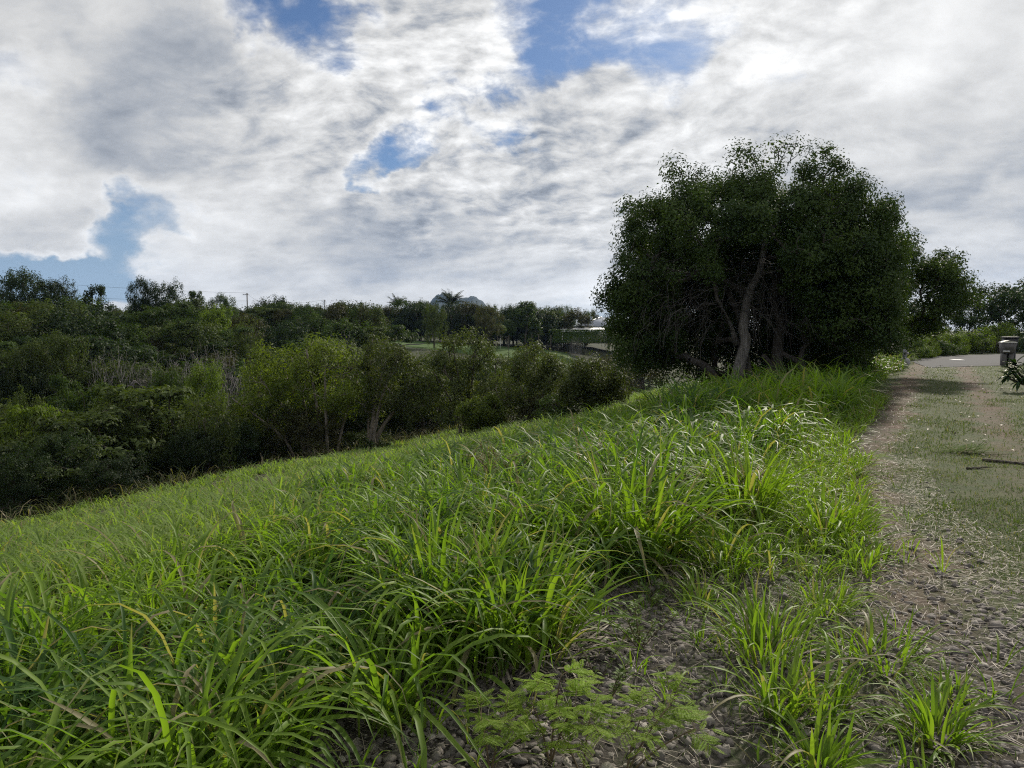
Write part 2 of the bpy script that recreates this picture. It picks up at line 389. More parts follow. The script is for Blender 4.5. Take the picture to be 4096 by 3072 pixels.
# ------------------------------------------------------------------ tree machinery
def bez(p0, p1, p2, p3, n):
    t = np.linspace(0, 1, n)[:, None]; p0, p1, p2, p3 = map(np.asarray, (p0, p1, p2, p3))
    return (1-t)**3*p0+3*(1-t)**2*t*p1+3*(1-t)*t*t*p2+t**3*p3
def smoothpath(pts, n):
    pts = np.asarray(pts, float); k = np.linspace(0, 1, len(pts)); u = np.linspace(0, 1, n)
    q = np.stack([np.interp(u, k, pts[:, c]) for c in range(3)], -1)
    for _ in range(2): q[1:-1] = (q[:-2]+2*q[1:-1]+q[2:])/4
    return q
def grow(stems, tips, mb, r0=.012, sides=5, jit=.08, maxr=None, first=None):
    """stems: list of (pts, radii). Every tip is tied to the nearest node that lies nearer the base; radii follow the pipe model."""
    N = []; par = []; rad = []
    for pts, r in stems:
        for k, p in enumerate(pts): N.append(p); par.append(len(N)-2 if k else -1); rad.append(r[k])
        tube(first if first is not None and len(N) == len(pts) else mb, pts, r, max(7, sides+3))
    ns = len(N); N = np.array(N); base = N[0].copy(); base[:2] = N[:, :2].mean(0)*.3+base[:2]*.7
    d = np.linalg.norm(tips-base, axis=1); paths = []
    N = list(N)
    order = np.argsort(d); arr = np.array(N)
    for q in order:
        tp = tips[q]; dn = np.linalg.norm(arr-base, axis=1)
        cost = np.linalg.norm(arr-tp, axis=1)+np.where(dn > d[q]*.97, 3., 0)+.15*dn
        a = int(np.argmin(cost)); p0 = arr[a]; D = np.linalg.norm(tp-p0)
        m = max(2, min(6, int(D/.35)+2))
        bend = np.array([0, 0, .12*min(D, 1.5)])+rng.normal(size=3)*jit*D
        pp = np.array([p0+(tp-p0)*k+bend*math.sin(k*PI) for k in np.linspace(0, 1, m+1)])
        pp[1:-1] += rng.normal(size=(m-1, 3))*jit*.35*D/m
        ids = [a]
        for k in range(1, m+1): par.append(ids[-1]); ids.append(len(par)-1)
        arr = np.concatenate([arr, pp[1:]]); paths.append(ids)
    acc = np.zeros(len(arr)); nch = np.zeros(len(arr))
    for k in range(len(arr)-1, ns-1, -1):
        if acc[k] == 0: acc[k] = r0**2.3
        if par[k] >= 0: acc[par[k]] += acc[k]
    R = np.maximum(acc, r0**2.3)**(1/2.3)
    if maxr: R = np.minimum(R, maxr)
    for ids in paths:
        r = R[ids].copy(); r[0] = min(r[0], r[1]*1.25); tube(mb, arr[ids], r, sides, cap=False)
def crown_tips(ells, n, inner=.55, zmin=-9, lump=.18, seed=0, boughs=.45):
    w = np.array([(e[3]*e[4]*e[5])**.67 for e in ells]); w /= w.sum(); out = []
    while len(out) < n:
        e = ells[rng.choice(len(ells), p=w)]
        v = nrm(rng.normal(size=3)); r = inner+(1-inner)*rng.random()**.6
        r *= 1+lump*(fbm(np.array([v[0]*2.2+seed*7+9]), np.array([v[1]*2.2+v[2]*2.9+31]), 4)[0]-.5)*2
        p = np.array(e[:3])+v*r*np.array(e[3:6])
        if p[2] > zmin: out.append(p)
    out = np.array(out); nb = max(5, int(n/7.)); c = out[rng.choice(len(out), nb, replace=False)]
    k = np.argmin(((out[:, None]-c[None])**2).sum(-1), 1); return out+(c[k]-out)*boughs*rng.uniform(.5, 1, (len(out), 1))
def cluster(mb, tips, per, cr, L, W, centre, flat=1., droop=.2, up=.35):
    n = len(tips)*per; t = np.repeat(tips, per, 0)
    o = nrm(rng.normal(size=(n, 3)))*(rng.random((n, 1))**.45)*cr*np.repeat(rng.uniform(.7, 1.25, len(tips)), per)[:, None]; o[:, 2] *= flat
    nn = nrm(o)+nrm(t-centre)*.5+rng.normal(size=(n, 3))*.55; nn[:, 2] += up
    s = rng.uniform(.7, 1.25, n)
    base = np.repeat(rng.random(len(tips)), per)
    leaves(mb, t+o, nn, L*s, W*s, droop, rnd=np.clip(base*.55+rng.random(n)*.45, 0, 1))

# ---- variants for the far thicket (unit trees, about 5 m across)
def variant(kind, seed):
    w = MB(); c = MB()
    def R(a, b): return rng.uniform(a, b)
    if kind == 'round':
        ells = [(R(-1, 1), R(-1, 1), R(2.6, 3.6), R(1.3, 2.0), R(1.3, 2.0), R(1.1, 1.6)) for _ in range(5)]+[(0, 0, 1.9, 2.3, 2.3, 1.5)]
        st = [(smoothpath([(0, 0, -.4), (R(-.2, .2), R(-.2, .2), 1.1), (R(-.5, .5), R(-.5, .5), 2.8)], 7), np.linspace(.16, .06, 7))]
        tips = crown_tips(ells, 130, .72, .25, .25, seed, .3); grow(st, tips, w, .012, 4); cluster(c, tips, 48, .46, .20, .11, np.array([0, 0, 2.]), 1, .2, .6)
    elif kind == 'fine':
        ells = [(R(-1, 1), R(-1, 1), R(2.4, 3.6), R(1.2, 1.9), R(1.2, 1.9), R(1.0, 1.5)) for _ in range(6)]+[(0, 0, 1.7, 2.3, 2.3, 1.4)]
        st = [(smoothpath([(R(-.2, .2), R(-.2, .2), -.4), (R(-.4, .4), R(-.4, .4), 1.1), (R(-.9, .9), R(-.9, .9), 2.9)], 7), np.linspace(.10, .05, 7)) for _ in range(2)]
        tips = crown_tips(ells, 240, .65, .2, .3, seed, .25); grow(st, tips, w, .010, 4); cluster(c, tips, 58, .36, .125, .06, np.array([0, 0, 2.]), 1, .4, .5)
    elif kind == 'layered':
        ells = [(R(-1.6, 1.6), R(-1.6, 1.6), z, R(1.6, 2.3), R(1.6, 2.3), .28) for z in (1.3, 1.9, 2.4, 2.8, 3.2, 3.5, 3.8)]
        st = [(smoothpath([(0, 0, -.4), (.2, .1, 1.2), (-.1, .2, 3.2)], 7), np.linspace(.14, .04, 7))]
        tips = crown_tips(ells, 130, .2, .3, .2, seed); grow(st, tips, w, .010, 4); cluster(c, tips, 40, .55, .24, .09, np.array([0, 0, 1.]), .32, 0, 1.2)
    elif kind == 'columnar':
        ells = [(R(-.5, .5), R(-.5, .5), z, R(.8, 1.3), R(.8, 1.3), R(.7, 1.1)) for z in (1.2, 2.2, 3.1, 4.0, 4.9)]
        st = [(smoothpath([(0, 0, -.4), (.1, .1, 2), (-.1, 0, 5)], 8), np.linspace(.15, .03, 8))]
        tips = crown_tips(ells, 85, .5, .4, .3, seed); grow(st, tips, w, .012, 4); cluster(c, tips, 42, .42, .24, .12, np.array([0, 0, 2.5]))
    elif kind == 'sparse':
        ells = [(R(-1.2, 1.2), R(-1.2, 1.2), R(2.2, 3.8), R(1.0, 1.7), R(1., 1.7), R(.9, 1.4)) for _ in range(6)]+[(0, 0, 1.5, 2.2, 2.2, 1.2)]
        st = [(smoothpath([(R(-.3, .3), R(-.3, .3), -.4), (R(-.7, .7), R(-.7, .7), 1.3), (R(-1.4, 1.4), R(-1.4, 1.4), 3.4)], 7), np.linspace(.08, .03, 7)) for _ in range(4)]
        tips = crown_tips(ells, 150, .45, .2, .3, seed); grow(st, tips, w, .011, 4); cluster(c, tips, 22, .48, .19, .08, np.array([0, 0, 2.]), 1., .9)
    elif kind == 'bush':
        ells = [(R(-1.1, 1.1), R(-1.1, 1.1), R(.6, 1.6), R(.9, 1.4), R(.9, 1.4), R(.7, 1.0)) for _ in range(6)]+[(0, 0, .6, 2.0, 2.0, 1.0)]
        st = [(smoothpath([(R(-.3, .3), R(-.3, .3), -.3), (R(-.6, .6), R(-.6, .6), .8), (R(-1., 1.), R(-1., 1.), 1.7)], 6), np.linspace(.06, .03, 6)) for _ in range(3)]
        tips = crown_tips(ells, 120, .6, .05, .3, seed); grow(st, tips, w, .010, 4); cluster(c, tips, 44, .38, .15, .085, np.array([0, 0, .8]), 1, .2, .6)
    elif kind == 'bare':
        st = [(smoothpath([(R(-.6, .6), R(-.6, .6), -.3), (R(-1., 1.), R(-1., 1.), 1.), (R(-1.7, 1.7), R(-1.7, 1.7), R(1.8, 2.6))], 7), np.linspace(.022, .009, 7)) for _ in range(12)]
        tips = crown_tips([(0, 0, 1.2, 2.4, 2.4, 1.7)], 620, .35, .3, .3, seed, 0.); grow(st, tips, w, .007, 3, .16, .02)
    return w.mesh('branch_mesh'), (c.mesh('crown_mesh') if c.n else None)
VAR = {k: [variant(k, s) for s in range(n)] for k, n in (('round', 4), ('layered', 2), ('columnar', 2), ('sparse', 3), ('bare', 2), ('bush', 3), ('fine', 4))}
VCACHE = {}
def vmesh(kind, v, mi):
    key = (kind, v, mi)
    if key not in VCACHE:
        w, c = VAR[kind][v]; w = w.copy(); w.materials.clear(); w.materials.append(m_dead if kind == 'bare' else m_bark2)
        if c: c = c.copy(); c.materials.clear(); c.materials.append(m_far[mi])
        VCACHE[key] = (w, c)
    return VCACHE[key]
NOM = {'round': (2.9, 4.7), 'layered': (3.3, 4.2), 'columnar': (1.7, 6.0), 'sparse': (2.8, 4.9), 'bare': (2.4, 2.9), 'bush': (2.2, 2.6), 'fine': (2.9, 4.7)}
def place(kind, x, y, rad, top, label, group=None, mi=0, name='tree', cat='tree', base=None):
    if kind == 'round' and y < 48: kind = 'fine'
    w, c = vmesh(kind, int(rng.integers(len(VAR[kind]))), mi)
    b = float(H(x, y)) if base is None else base
    o = thing(name, label, cat, (x, y, b), rng.uniform(0, 2*PI), group)
    kr, kh = rad/NOM[kind][0], max(.25, (top-b)/NOM[kind][1]); o.scale = (kr, kr, kh)
    link('branches' if kind == 'bare' else 'trunk', w, None, o)
    if c: link('crown', c, None, o)
    return o
def ptree(kind, px, py, wpx, Y, label, mi=0, group=None, **kw):
    p = at(px, py, Y); return place(kind, p[0], p[1], wpx/2/F*Y, p[2], label, group, mi, **kw)

# skyline trees along the far plateau (pixel of the top, width in pixels, distance)
SKY = [('round', 55, 1064, 250, 74, 2, 'dark heavy-crowned tree at the left end of the skyline, tallest of that end'),
       ('round', 212, 1092, 185, 76, 2, 'dark loose-edged tree on the skyline at the right of the tallest left-end one'),
       ('columnar', 368, 1118, 80, 80, 2, 'slim dark tree standing alone between two big dark crowns on the skyline'),
       ('round', 580, 1112, 120, 80, 2, 'dark tree forming the left shoulder of the boxy skyline crown'),
       ('round', 655, 1096, 165, 82, 2, 'boxy flat-topped dark tree dominating the skyline left of centre'),
       ('layered', 775, 1152, 90, 84, 0, 'feathery flat-sprayed tree just right of the boxy dark crown'),
       ('round', 900, 1178, 120, 84, 0, 'low green tree on the skyline left of the first power pole'),
       ('round', 1150, 1198, 110, 92, 2, 'dark bushy tree on the skyline between the two middle power poles'),
       ('round', 1225, 1202, 95, 94, 2, 'dark tree touching the right-hand power pole on the skyline'),
       ('columnar', 1348, 1200, 60, 96, 2, 'thin spiky tree on the skyline right of the last power pole'),
       ('columnar', 1440, 1190, 62, 98, 2, 'narrow ragged tree rising highest between the poles and the first palm'),
       ('round', 1490, 1218, 90, 98, 2, 'low dark tree on the skyline left of the first palm'),
       ('round', 1735, 1203, 95, 112, 1, 'golden-green mango tree in front of the mountain, left of the tall palm'),
       ('round', 1955, 1222, 120, 116, 4, 'brown-green tree at the right foot of the mountain'),
       ('columnar', 2110, 1189, 110, 126, 0, 'tall pointed green tree on the skyline right of the mountain'),
       ('round', 2030, 1212, 80, 126, 2, 'dark rounded tree just left of the tall pointed tree'),
       ('round', 2245, 1216, 110, 150, 0, 'smooth domed tree behind the grey-roofed house'),
       ('round', 2350, 1226, 90, 156, 0, 'smooth domed tree half hidden by the big dark tree'),
       ('round', 2180, 1250, 90, 146, 0, 'green tree left of the domed tree behind the house'),
       ('round', 2260, 1272, 120, 144, 0, 'low broad green tree directly left of the house roof')]
for k, px, py, w, Y, mi, lab in SKY: ptree('fine' if k == 'round' else k, px, py, w*1.3, Y, lab, mi)
# named mid-slope and gully trees
MID = [('round', 100, 1215, 330, 66, 4, 'brownish broad canopy under the left-end skyline trees'),
       ('round', 250, 1330, 330, 46, 1, 'olive rounded canopy on the left slope above the feathery flat crown'),
       ('round', 80, 1350, 300, 44, 1, 'olive leafy canopy at the left edge above the dark hollow'),
       ('round', 470, 1290, 300, 58, 0, 'mid-green broad crown below the slim skyline tree'),
       ('layered', 640, 1190, 260, 66, 0, 'flat-layered green tree right under the boxy skyline crown'),
       ('layered', 760, 1265, 260, 62, 0, 'layered dark green tree on the slope above the grey bare thicket'),
       ('round', 850, 1222, 190, 70, 3, 'yellow-green sunlit crown high on the slope left of the poles'),
       ('sparse', 980, 1250, 220, 66, 1, 'olive scrubby tree below the first power pole'),
       ('layered', 330, 1460, 260, 36, 0, 'rounded green bush tree above the feathery flat crown at left'),
       ('layered', 90, 1600, 330, 27.5, 3, 'feathery flat-layered bright green crown at the left edge'),
       ('layered', 300, 1590, 320, 28.5, 3, 'wide flat-topped feathery green crown beside the one at the left edge'),
       ('round', 90, 1525, 240, 33, 1, 'pale olive scrub tree behind the feathery crown at the left edge'),
       ('sparse', 430, 1570, 240, 27, 1, 'thin grey-stemmed olive tree right of the feathery flat crowns'),
       ('round', 800, 1455, 280, 35, 3, 'golden-green tree left of the bright many-stemmed tree'),
       ('round', 640, 1475, 230, 34, 0, 'green tree beside the golden-green one in the gully'),
       ('sparse', 820, 1545, 330, 28, 1, 'sparse twiggy tree with pale stems in front of the golden-green tree'),
       ('round', 560, 1640, 380, 27.5, 1, 'olive leafy tree low in the gully behind the grass slope'),
       ('round', 240, 1700, 400, 24, 2, 'dark bluish-green tree at the gully foot below the feathery crowns'),
       ('round', 760, 1700, 330, 27.5, 2, 'dark shaded tree between the olive gully tree and the many-stemmed tree'),
       ('round', 60, 1790, 360, 22.5, 2, 'dark shaded tree at the left edge just behind the grass slope'),
       ('round', 440, 1800, 360, 24, 2, 'dark shaded low tree behind the middle of the grass brow'),
       ('layered', 1580, 1290, 220, 84, 0, 'leafy green spreading tree on the slope behind the mown lawn')]
for k, px, py, w, Y, mi, lab in MID: ptree(k, px, py, w, Y, lab, mi)
BARE = [(660, 1400, 180, 46, 'grey leafless shrub at the left end of the bare thicket'),
        (800, 1362, 200, 49, 'tallest grey leafless shrub in the middle of the bare thicket'),
        (880, 1395, 180, 46, 'grey leafless shrub at the right end of the bare thicket'),
        (470, 1375, 170, 44, 'bare pale-stemmed shrub against the dark hollow on the left slope'),
        (1340, 1320, 170, 66, 'brownish leafless shrub behind the bright many-stemmed tree'),
        (2330, 1385, 110, 46, 'grey twiggy shrub between the hedge and the big dark tree')]
for px, py, w, Y, lab in BARE: ptree('bare', px, py, w*1.7, Y, lab, 0, name='bare_shrub', cat='shrub')
# infill: the rest of the thicket, tree by tree
pts = []
def infill(n, smin, smax, hmin, hmax, label, group, dmin):
    made = tries = 0
    while made < n and tries < 40000:
        tries += 1
        Yd = rng.uniform(20, 118); xr = rng.uniform(-.76, .20); x = xr*Yd; s, t = ST(x, Yd)
        if not smin < s < smax or t > 110: continue
        if xr > -.17 and 96 < Yd: continue
        if xr > -.18 and Yd > 52 and xr < .2: 
            if rng.random() < .55: continue
        if xr > -.03 and s < 12+Yd*.1: continue
        if any((x-a)**2+(Yd-b)**2 < (dmin*(.7+.006*Yd))**2 for a, b in pts): continue
        pts.append((x, Yd)); made += 1
        b = float(H(x, Yd)); h = rng.uniform(hmin, hmax)*(.75 if rng.random() < .25 else 1)
        lim = 1.6+(1320-np.interp(CX+xr*F, [0, 700, 1000, 1600, 2400], [1215, 1205, 1222, 1248, 1265])+25)/F*Yd
        if -.16 < xr < .13: lim = min(lim, 1.6-(95+12*rng.random())/F*Yd if Yd < 96 else lim)
        pxx = CX+xr*F
        if 560 < pxx < 980 and Yd < 48: lim = min(lim, float(at(pxx, 1485, Yd)[2]))
        h = min(h, lim-b)
        if h < 1.2: continue
        kind = rng.choice(['round', 'round', 'round', 'layered', 'sparse']); mi = int(rng.choice([0, 0, 1, 1, 2, 4]))
        place(kind, x, Yd, h*rng.uniform(.58, .85), b+h, label, group, mi)
infill(95, 40, 78, 3.6, 5.6, 'leafy scrub tree merged into the thicket on the far hillside', 'scrub trees covering the far hillside', 2.3)
infill(62, 24.5, 40, 3.6, 6.0, 'shaded scrub tree packed into the gully beyond the grass slope', 'scrub trees filling the gully', 2.2)
for k in range(26):
    px = rng.uniform(1250, 2520); Y = rng.uniform(27, 36); x = at(px, 1600, Y)[0]; s_, t_ = ST(x, Y)
    if 12 < s_ < 31 and (s_ > 22 or px > 1900): place('bush', x, Y, rng.uniform(.9, 1.5), float(H(x, Y))+rng.uniform(.9, 1.7), 'low dark bush in the undergrowth below the gully trees', 'low bushes under the gully trees', int(rng.choice([2, 0, 4, 1])), 'shrub', 'shrub')
infill(40, 78, 100, 4.0, 5.6, 'small dark tree in the far row along the skyline', 'trees along the far skyline', 2.2)

for k in range(66):
    px = 1010+k*19.5+rng.normal()*12; back = px > 1540; Y = rng.uniform(131, 138) if back else rng.uniform(88, 104)
    top = np.interp(px, [1000, 1300, 1600, 1900, 2060, 2300], [1206, 1206, 1206, 1212, 1218, 1230])+rng.normal()*9+(40 if k % 3 == 0 else 0)+(14 if k % 3 == 1 else 0)
    ptree(str(rng.choice(['round', 'round', 'sparse', 'round'])), px, top, rng.uniform(130, 210), Y, 'dark leafy tree in the wall of trees behind the far lawn', int(rng.choice([0, 2, 4, 1])), 'wall of trees behind the far lawn')
# ------------------------------------------------------------------ many-stemmed gully trees in the middle distance
def near_tree(label, px, pytop, wpx, Y, stems_px, mat, bark, ells, ntips, per, L, W, cr, droop=.7, name='tree', r0=.010, inner=.5):
    top = at(px, pytop, Y); b = float(H(top[0], top[1])); o = thing(name, label, 'tree', (top[0], top[1], b))
    h = top[2]-b; R = wpx/2/F*Y; w = MB(); c = MB()
    st = []
    for (bx, tx, tz, r) in stems_px:
        a = np.array([bx*R, rng.uniform(-.12, .12)*R, -.3]); e = np.array([tx*R, rng.uniform(-.4, .4)*R, tz*h])
        mid = a*.5+e*.5+np.array([(bx-tx)*R*.18, 0, tz*h*.08])
        st.append((smoothpath([a, a*.8+mid*.2+[0, 0, .1*h], mid, e], 12), np.linspace(r, r*.35, 12)))
    E = [(e[0]*R, e[1]*R, e[2]*h, e[3]*R, e[4]*R, e[5]*h) for e in ells]
    tips = crown_tips(E, ntips, inner, .12*h, .3, len(label)); grow(st, tips, w, r0, 5, .1)
    cluster(c, tips, per, cr, L, W, np.array([0, 0, h*.45]), 1., droop)
    link('trunk', w.mesh('trunk', True), bark, o); link('crown', c.mesh('crown'), mat, o)
    return o
near_tree('bright yellow-green many-stemmed tree at the foot of the grass slope', 1240, 1312, 640, 33,
          [(-.08, -.75, .7, .11), (.0, -.35, .8, .12), (.12, 0, .85, .11), (.22, .25, .8, .10), (-.2, -.9, .5, .08), (.3, .5, .6, .09)], m_near, m_palebark,
          [(-.35, 0, .68, .5, .55, .26), (.1, .1, .80, .42, .5, .18), (.25, -.1, .62, .5, .5, .26), (-.6, .1, .45, .4, .5, .28), (-.1, .3, .42, .7, .4, .25), (-.75, .2, .25, .3, .4, .18)], 420, 46, .17, .055, .42)
near_tree('olive leaning tree with a low forked trunk just right of the bright many-stemmed tree', 1560, 1335, 470, 34,
          [(-.3, .55, .55, .13), (-.35, -.1, .75, .12), (-.3, .2, .85, .10), (-.42, -.35, .6, .07)], m_near2, m_palebark,
          [(-.1, 0, .82, .42, .5, .17), (.15, 0, .62, .6, .6, .24), (.45, -.1, .45, .5, .5, .2), (-.4, .2, .5, .4, .5, .3), (.75, 0, .5, .25, .3, .15)], 330, 40, .16, .055, .40)
near_tree('dull olive spreading shrub tree with slim fanned stems near the middle of the gully edge', 1860, 1305, 440, 33,
          [(-.05, -.6, .6, .06), (0, -.2, .8, .07), (.05, .2, .8, .07), (.1, .55, .6, .06), (-.1, -.35, .7, .05)], m_near2, m_bark2,
          [(0, 0, .75, .55, .55, .22), (-.4, 0, .5, .5, .5, .28), (.4, 0, .52, .5, .5, .28), (0, -.3, .3, .8, .4, .22)], 330, 40, .15, .05, .40)
near_tree('grey-green twiggy shrub tree between the olive shrub tree and the big dark tree', 2140, 1362, 380, 31,
          [(-.1, -.5, .7, .05), (0, 0, .85, .06), (.1, .5, .7, .05), (.2, .7, .5, .05)], m_near2, m_palebark,
          [(0, 0, .72, .6, .55, .25), (-.4, 0, .45, .5, .5, .28), (.45, 0, .5, .5, .5, .28), (0, -.3, .25, .9, .4, .2)], 280, 36, .15, .05, .40)
near_tree('low leafy shrub tree tucked against the left side of the big dark tree', 2370, 1430, 330, 27,
          [(-.1, -.5, .7, .05), (0, 0, .85, .05), (.1, .5, .7, .05)], m_near2, m_bark2,
          [(0, 0, .68, .7, .6, .28), (-.4, 0, .4, .5, .5, .3), (.4, 0, .4, .5, .5, .3)], 220, 40, .14, .05, .38)
near_tree('small fresh-green shrub low in front of the dull olive spreading tree', 1935, 1560, 200, 29.5,
          [(-.1, -.5, .7, .03), (.1, .5, .7, .03)], m_near, m_bark2,
          [(0, 0, .55, .9, .8, .4), (-.3, 0, .35, .7, .6, .35), (.4, 0, .3, .6, .6, .3)], 150, 44, .13, .05, .28, name='shrub')

# ------------------------------------------------------------------ the big dark tree
def big_tree():
    bx, by = at(2975, 1530, 19.6)[:2]; bz = float(H(bx, by))
    o = thing('tree', 'big dark dome-crowned tree with a twisted grey trunk beside the track', 'tree', (bx, by, bz))
    S = 19.6/F
    def L(px, py, dy=0): # local point from picture position at the tree's own distance
        p = at(px, py, by+dy); return np.array([p[0]-bx, p[1]-by, p[2]-bz])
    w = MB()
    main = smoothpath([L(2935, 1560), L(2950, 1500), L(2968, 1420, -.1), L(2990, 1350, -.1), L(2968, 1330, -.1), L(2978, 1260, -.05), L(2990, 1180), L(3015, 1130), L(3040, 1095, .05), L(3048, 1040, .1), L(3058, 985, .1), L(3060, 900, .2), L(3040, 800, .3)], 34)
    rm = np.interp(np.linspace(0, 1, 34), [0, .12, .3, .42, .55, .75, 1], [.19, .16, .135, .115, .10, .085, .04])
    st = [(main, rm)]
    st.append((smoothpath([L(3000, 1560, .1), L(2990, 1480, .15), L(2975, 1400, .2), L(2980, 1320, .3), L(2930, 1200, .6), L(2860, 1080, .9), L(2780, 930, 1.2)], 18), np.linspace(.15, .04, 18)))
    st.append((smoothpath([main[22], L(3070, 1090, -.2), L(3110, 1085, -.5), L(3170, 1060, -.8)], 8), np.linspace(.07, .008, 8)))
    st.append((smoothpath([L(2945, 1380, -.1), L(2925, 1300, -.15), L(2910, 1270, -.2), L(2885, 1225, -.3)], 8), np.linspace(.08, .012, 8)))
    st.append((smoothpath([L(3115, 1520, .3), L(3105, 1440, .3), L(3110, 1360, .35), L(3130, 1290, .4), L(3080, 1200, .7), L(3140, 1000, 1.0), L(3250, 850, 1.2)], 18), np.linspace(.18, .05, 18)))
    st.append((smoothpath([L(3090, 1500, .2), L(3078, 1450, .15), L(3050, 1420, .1)], 6), np.linspace(.12, .06, 6)))
    st.append((smoothpath([L(3220, 1520, .2), L(3215, 1475, .1), L(3190, 1440, .1), L(3160, 1430, .15), L(3125, 1410, .25)], 10), np.linspace(.11, .06, 10)))
    st.append((smoothpath([L(3205, 1460, .1), L(3200, 1410, .1), L(3235, 1360, 0), L(3290, 1340, -.2), L(3360, 1400, -.4)], 12), np.linspace(.08, .025, 12)))
    st.append((smoothpath([L(2985, 1180, .3), L(2900, 1120, .3), L(2780, 1090, .0), L(2740, 1130, -.3), L(2640, 1120, -.5)], 14), np.linspace(.11, .03, 14)))
    st.append((smoothpath([L(2890, 1085, .4), L(2820, 1070, .2), L(2760, 1110, .1), L(2660, 1070, -.2), L(2560, 1080, -.6)], 14), np.linspace(.10, .03, 14)))
    st.append((smoothpath([L(2860, 1520, .3), L(2840, 1480, .3), L(2800, 1450, .2), L(2760, 1440, .1)], 8), np.linspace(.14, .08, 8)))
    nw = MB()
    c0 = L(3090, 1180)
    ells = [(*L(3010, 985, .6), 3.2, 3.2, 2.0), (*L(3190, 985, .6), 2.4, 2.9, 1.9), (*L(2800, 1010, .6), 2.45, 3.0, 2.1),
            (*L(3300, 1120, .3), 2.0, 2.4, 2.0), (*L(2690, 1200, .8), 1.9, 2.4, 1.9), (*L(3060, 1200, 2.6), 3.6, 1.6, 2.4)]
    tips = []
    extra = [L(2480, 1190, .2), L(2460, 1160, .2), L(2510, 1200, .3), L(2440, 1210, .1), L(2530, 1240, .2), L(2400, 1180, .2), L(2430, 1140, .3), L(2410, 1210, .2), L(2450, 1190, .3), L(2500, 1150, .2), L(3105, 585, .2), L(3180, 580, .3), L(2990, 610, .2), L(2950, 600, .2), L(3020, 640, .1), L(3260, 610, .3), L(3310, 600, .3), L(3340, 640, .2), L(2690, 660, .3), L(2720, 690, .3), L(2790, 690, .2), L(3450, 720, .3), L(3480, 760, .2), L(3560, 800, .3), L(3520, 850, .3)]
    px = lambda p: (CX+F*(p[0]+bx)/(p[1]+by), 1320-F*(p[2]+bz-CAMZ)/(p[1]+by))
    while len(tips) < 1500:
        for p in crown_tips(ells, 600, .62, .15, .36, 2, .5):
            u, v = px(p)
            front = p[1] < .9
            if front and 2560 < u < 3180 and v > 1130+60*math.sin(u*.02): continue   # the open front under the crown
            if p[1] < .5 and 2870 < u < 3140 and v > 950: continue
            if front and 3180 <= u < 3420 and v > 1330: continue
            if v > 1420 and p[1] < 2.0: continue
            if v > 1560: continue
            tips.append(p)
    tips = tips[:1500]
    for n_, u0, u1, v0, v1, y0, y1 in ((640, 2560, 3470, 960, 1540, 1.9, 3.8), (150, 2460, 2720, 1140, 1480, -.2, 2.4), (260, 3240, 3600, 1000, 1370, -1.8, 1.6)):
        for _ in range(n_): tips.append(L(rng.uniform(u0, u1), rng.uniform(v0, v1), rng.uniform(y0, y1)))
    tips = np.array(tips+extra)
    mt = MB(); grow(st, tips, w, .010, 5, .11, .09, mt); tube(mt, *[st[2][0], st[2][1]], 8); tube(mt, *[st[3][0], st[3][1]], 8)
    cr = MB(); cluster(cr, tips, 140, .36, .096, .040, L(3050, 1150, .8), .9, -.2, .3)
    # twig tangle hanging in the open front and left flank, with few leaves
    tw = MB()
    for k in range(620):
        u = rng.uniform(2440, 3420); v0 = rng.uniform(1010, 1300); dy = rng.uniform(-1.2, 2.2)
        p0 = L(u, v0, dy); az = rng.uniform(0, 2*PI); ln = rng.uniform(.5, 1.7)
        dirx = (-.55 if u < 2900 else .25)+rng.normal()*.4
        p1 = p0+np.array([dirx*ln*.5, rng.normal()*.2, .1*ln]); p2 = p0+np.array([dirx*ln*.9, rng.normal()*.3, -.35*ln]); p3 = p0+np.array([dirx*ln*1.0, rng.normal()*.3, -.85*ln])
        if p3[2] < .15 or min(px(p1)[0], px(p2)[0], px(p3)[0]) < 2520: continue
        q = bez(p0, p1, p2, p3, 7); q[1:-1] += rng.normal(size=(5, 3))*.03
        r = rng.uniform(.005, .012); tube(tw, q, np.linspace(r, r*.35, 7), 3, cap=False)
        for _ in range(2):
            a = q[int(rng.integers(2, 5))]; e = a+np.array([rng.normal()*.35, rng.normal()*.3, -rng.uniform(.05, .5)])
            tube(tw, bez(a, a+(e-a)*.3+[0, 0, .08], a+(e-a)*.7+[0, 0, .04], e, 5), np.linspace(r*.5, r*.25, 5), 3, cap=False)
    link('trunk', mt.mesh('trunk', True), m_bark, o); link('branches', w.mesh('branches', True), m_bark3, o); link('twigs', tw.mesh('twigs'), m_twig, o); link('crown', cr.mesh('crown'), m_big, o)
    # bare tip twigs above the crown
    bt = MB()
    for (x0, y0, x1, y1) in ((3100, 650, 3095, 570), (3120, 660, 3150, 580), (3160, 650, 3185, 562), (3150, 665, 3200, 600), (3130, 640, 3080, 590)):
        tube(bt, bez(L(x0, y0), L(x0, y0-30), L(x1, y1+30), L(x1, y1), 6), np.linspace(.014, .006, 6), 4)
    link('bare_twigs', bt.mesh('bare_twigs'), m_twig, o)
    return o
big_tree()
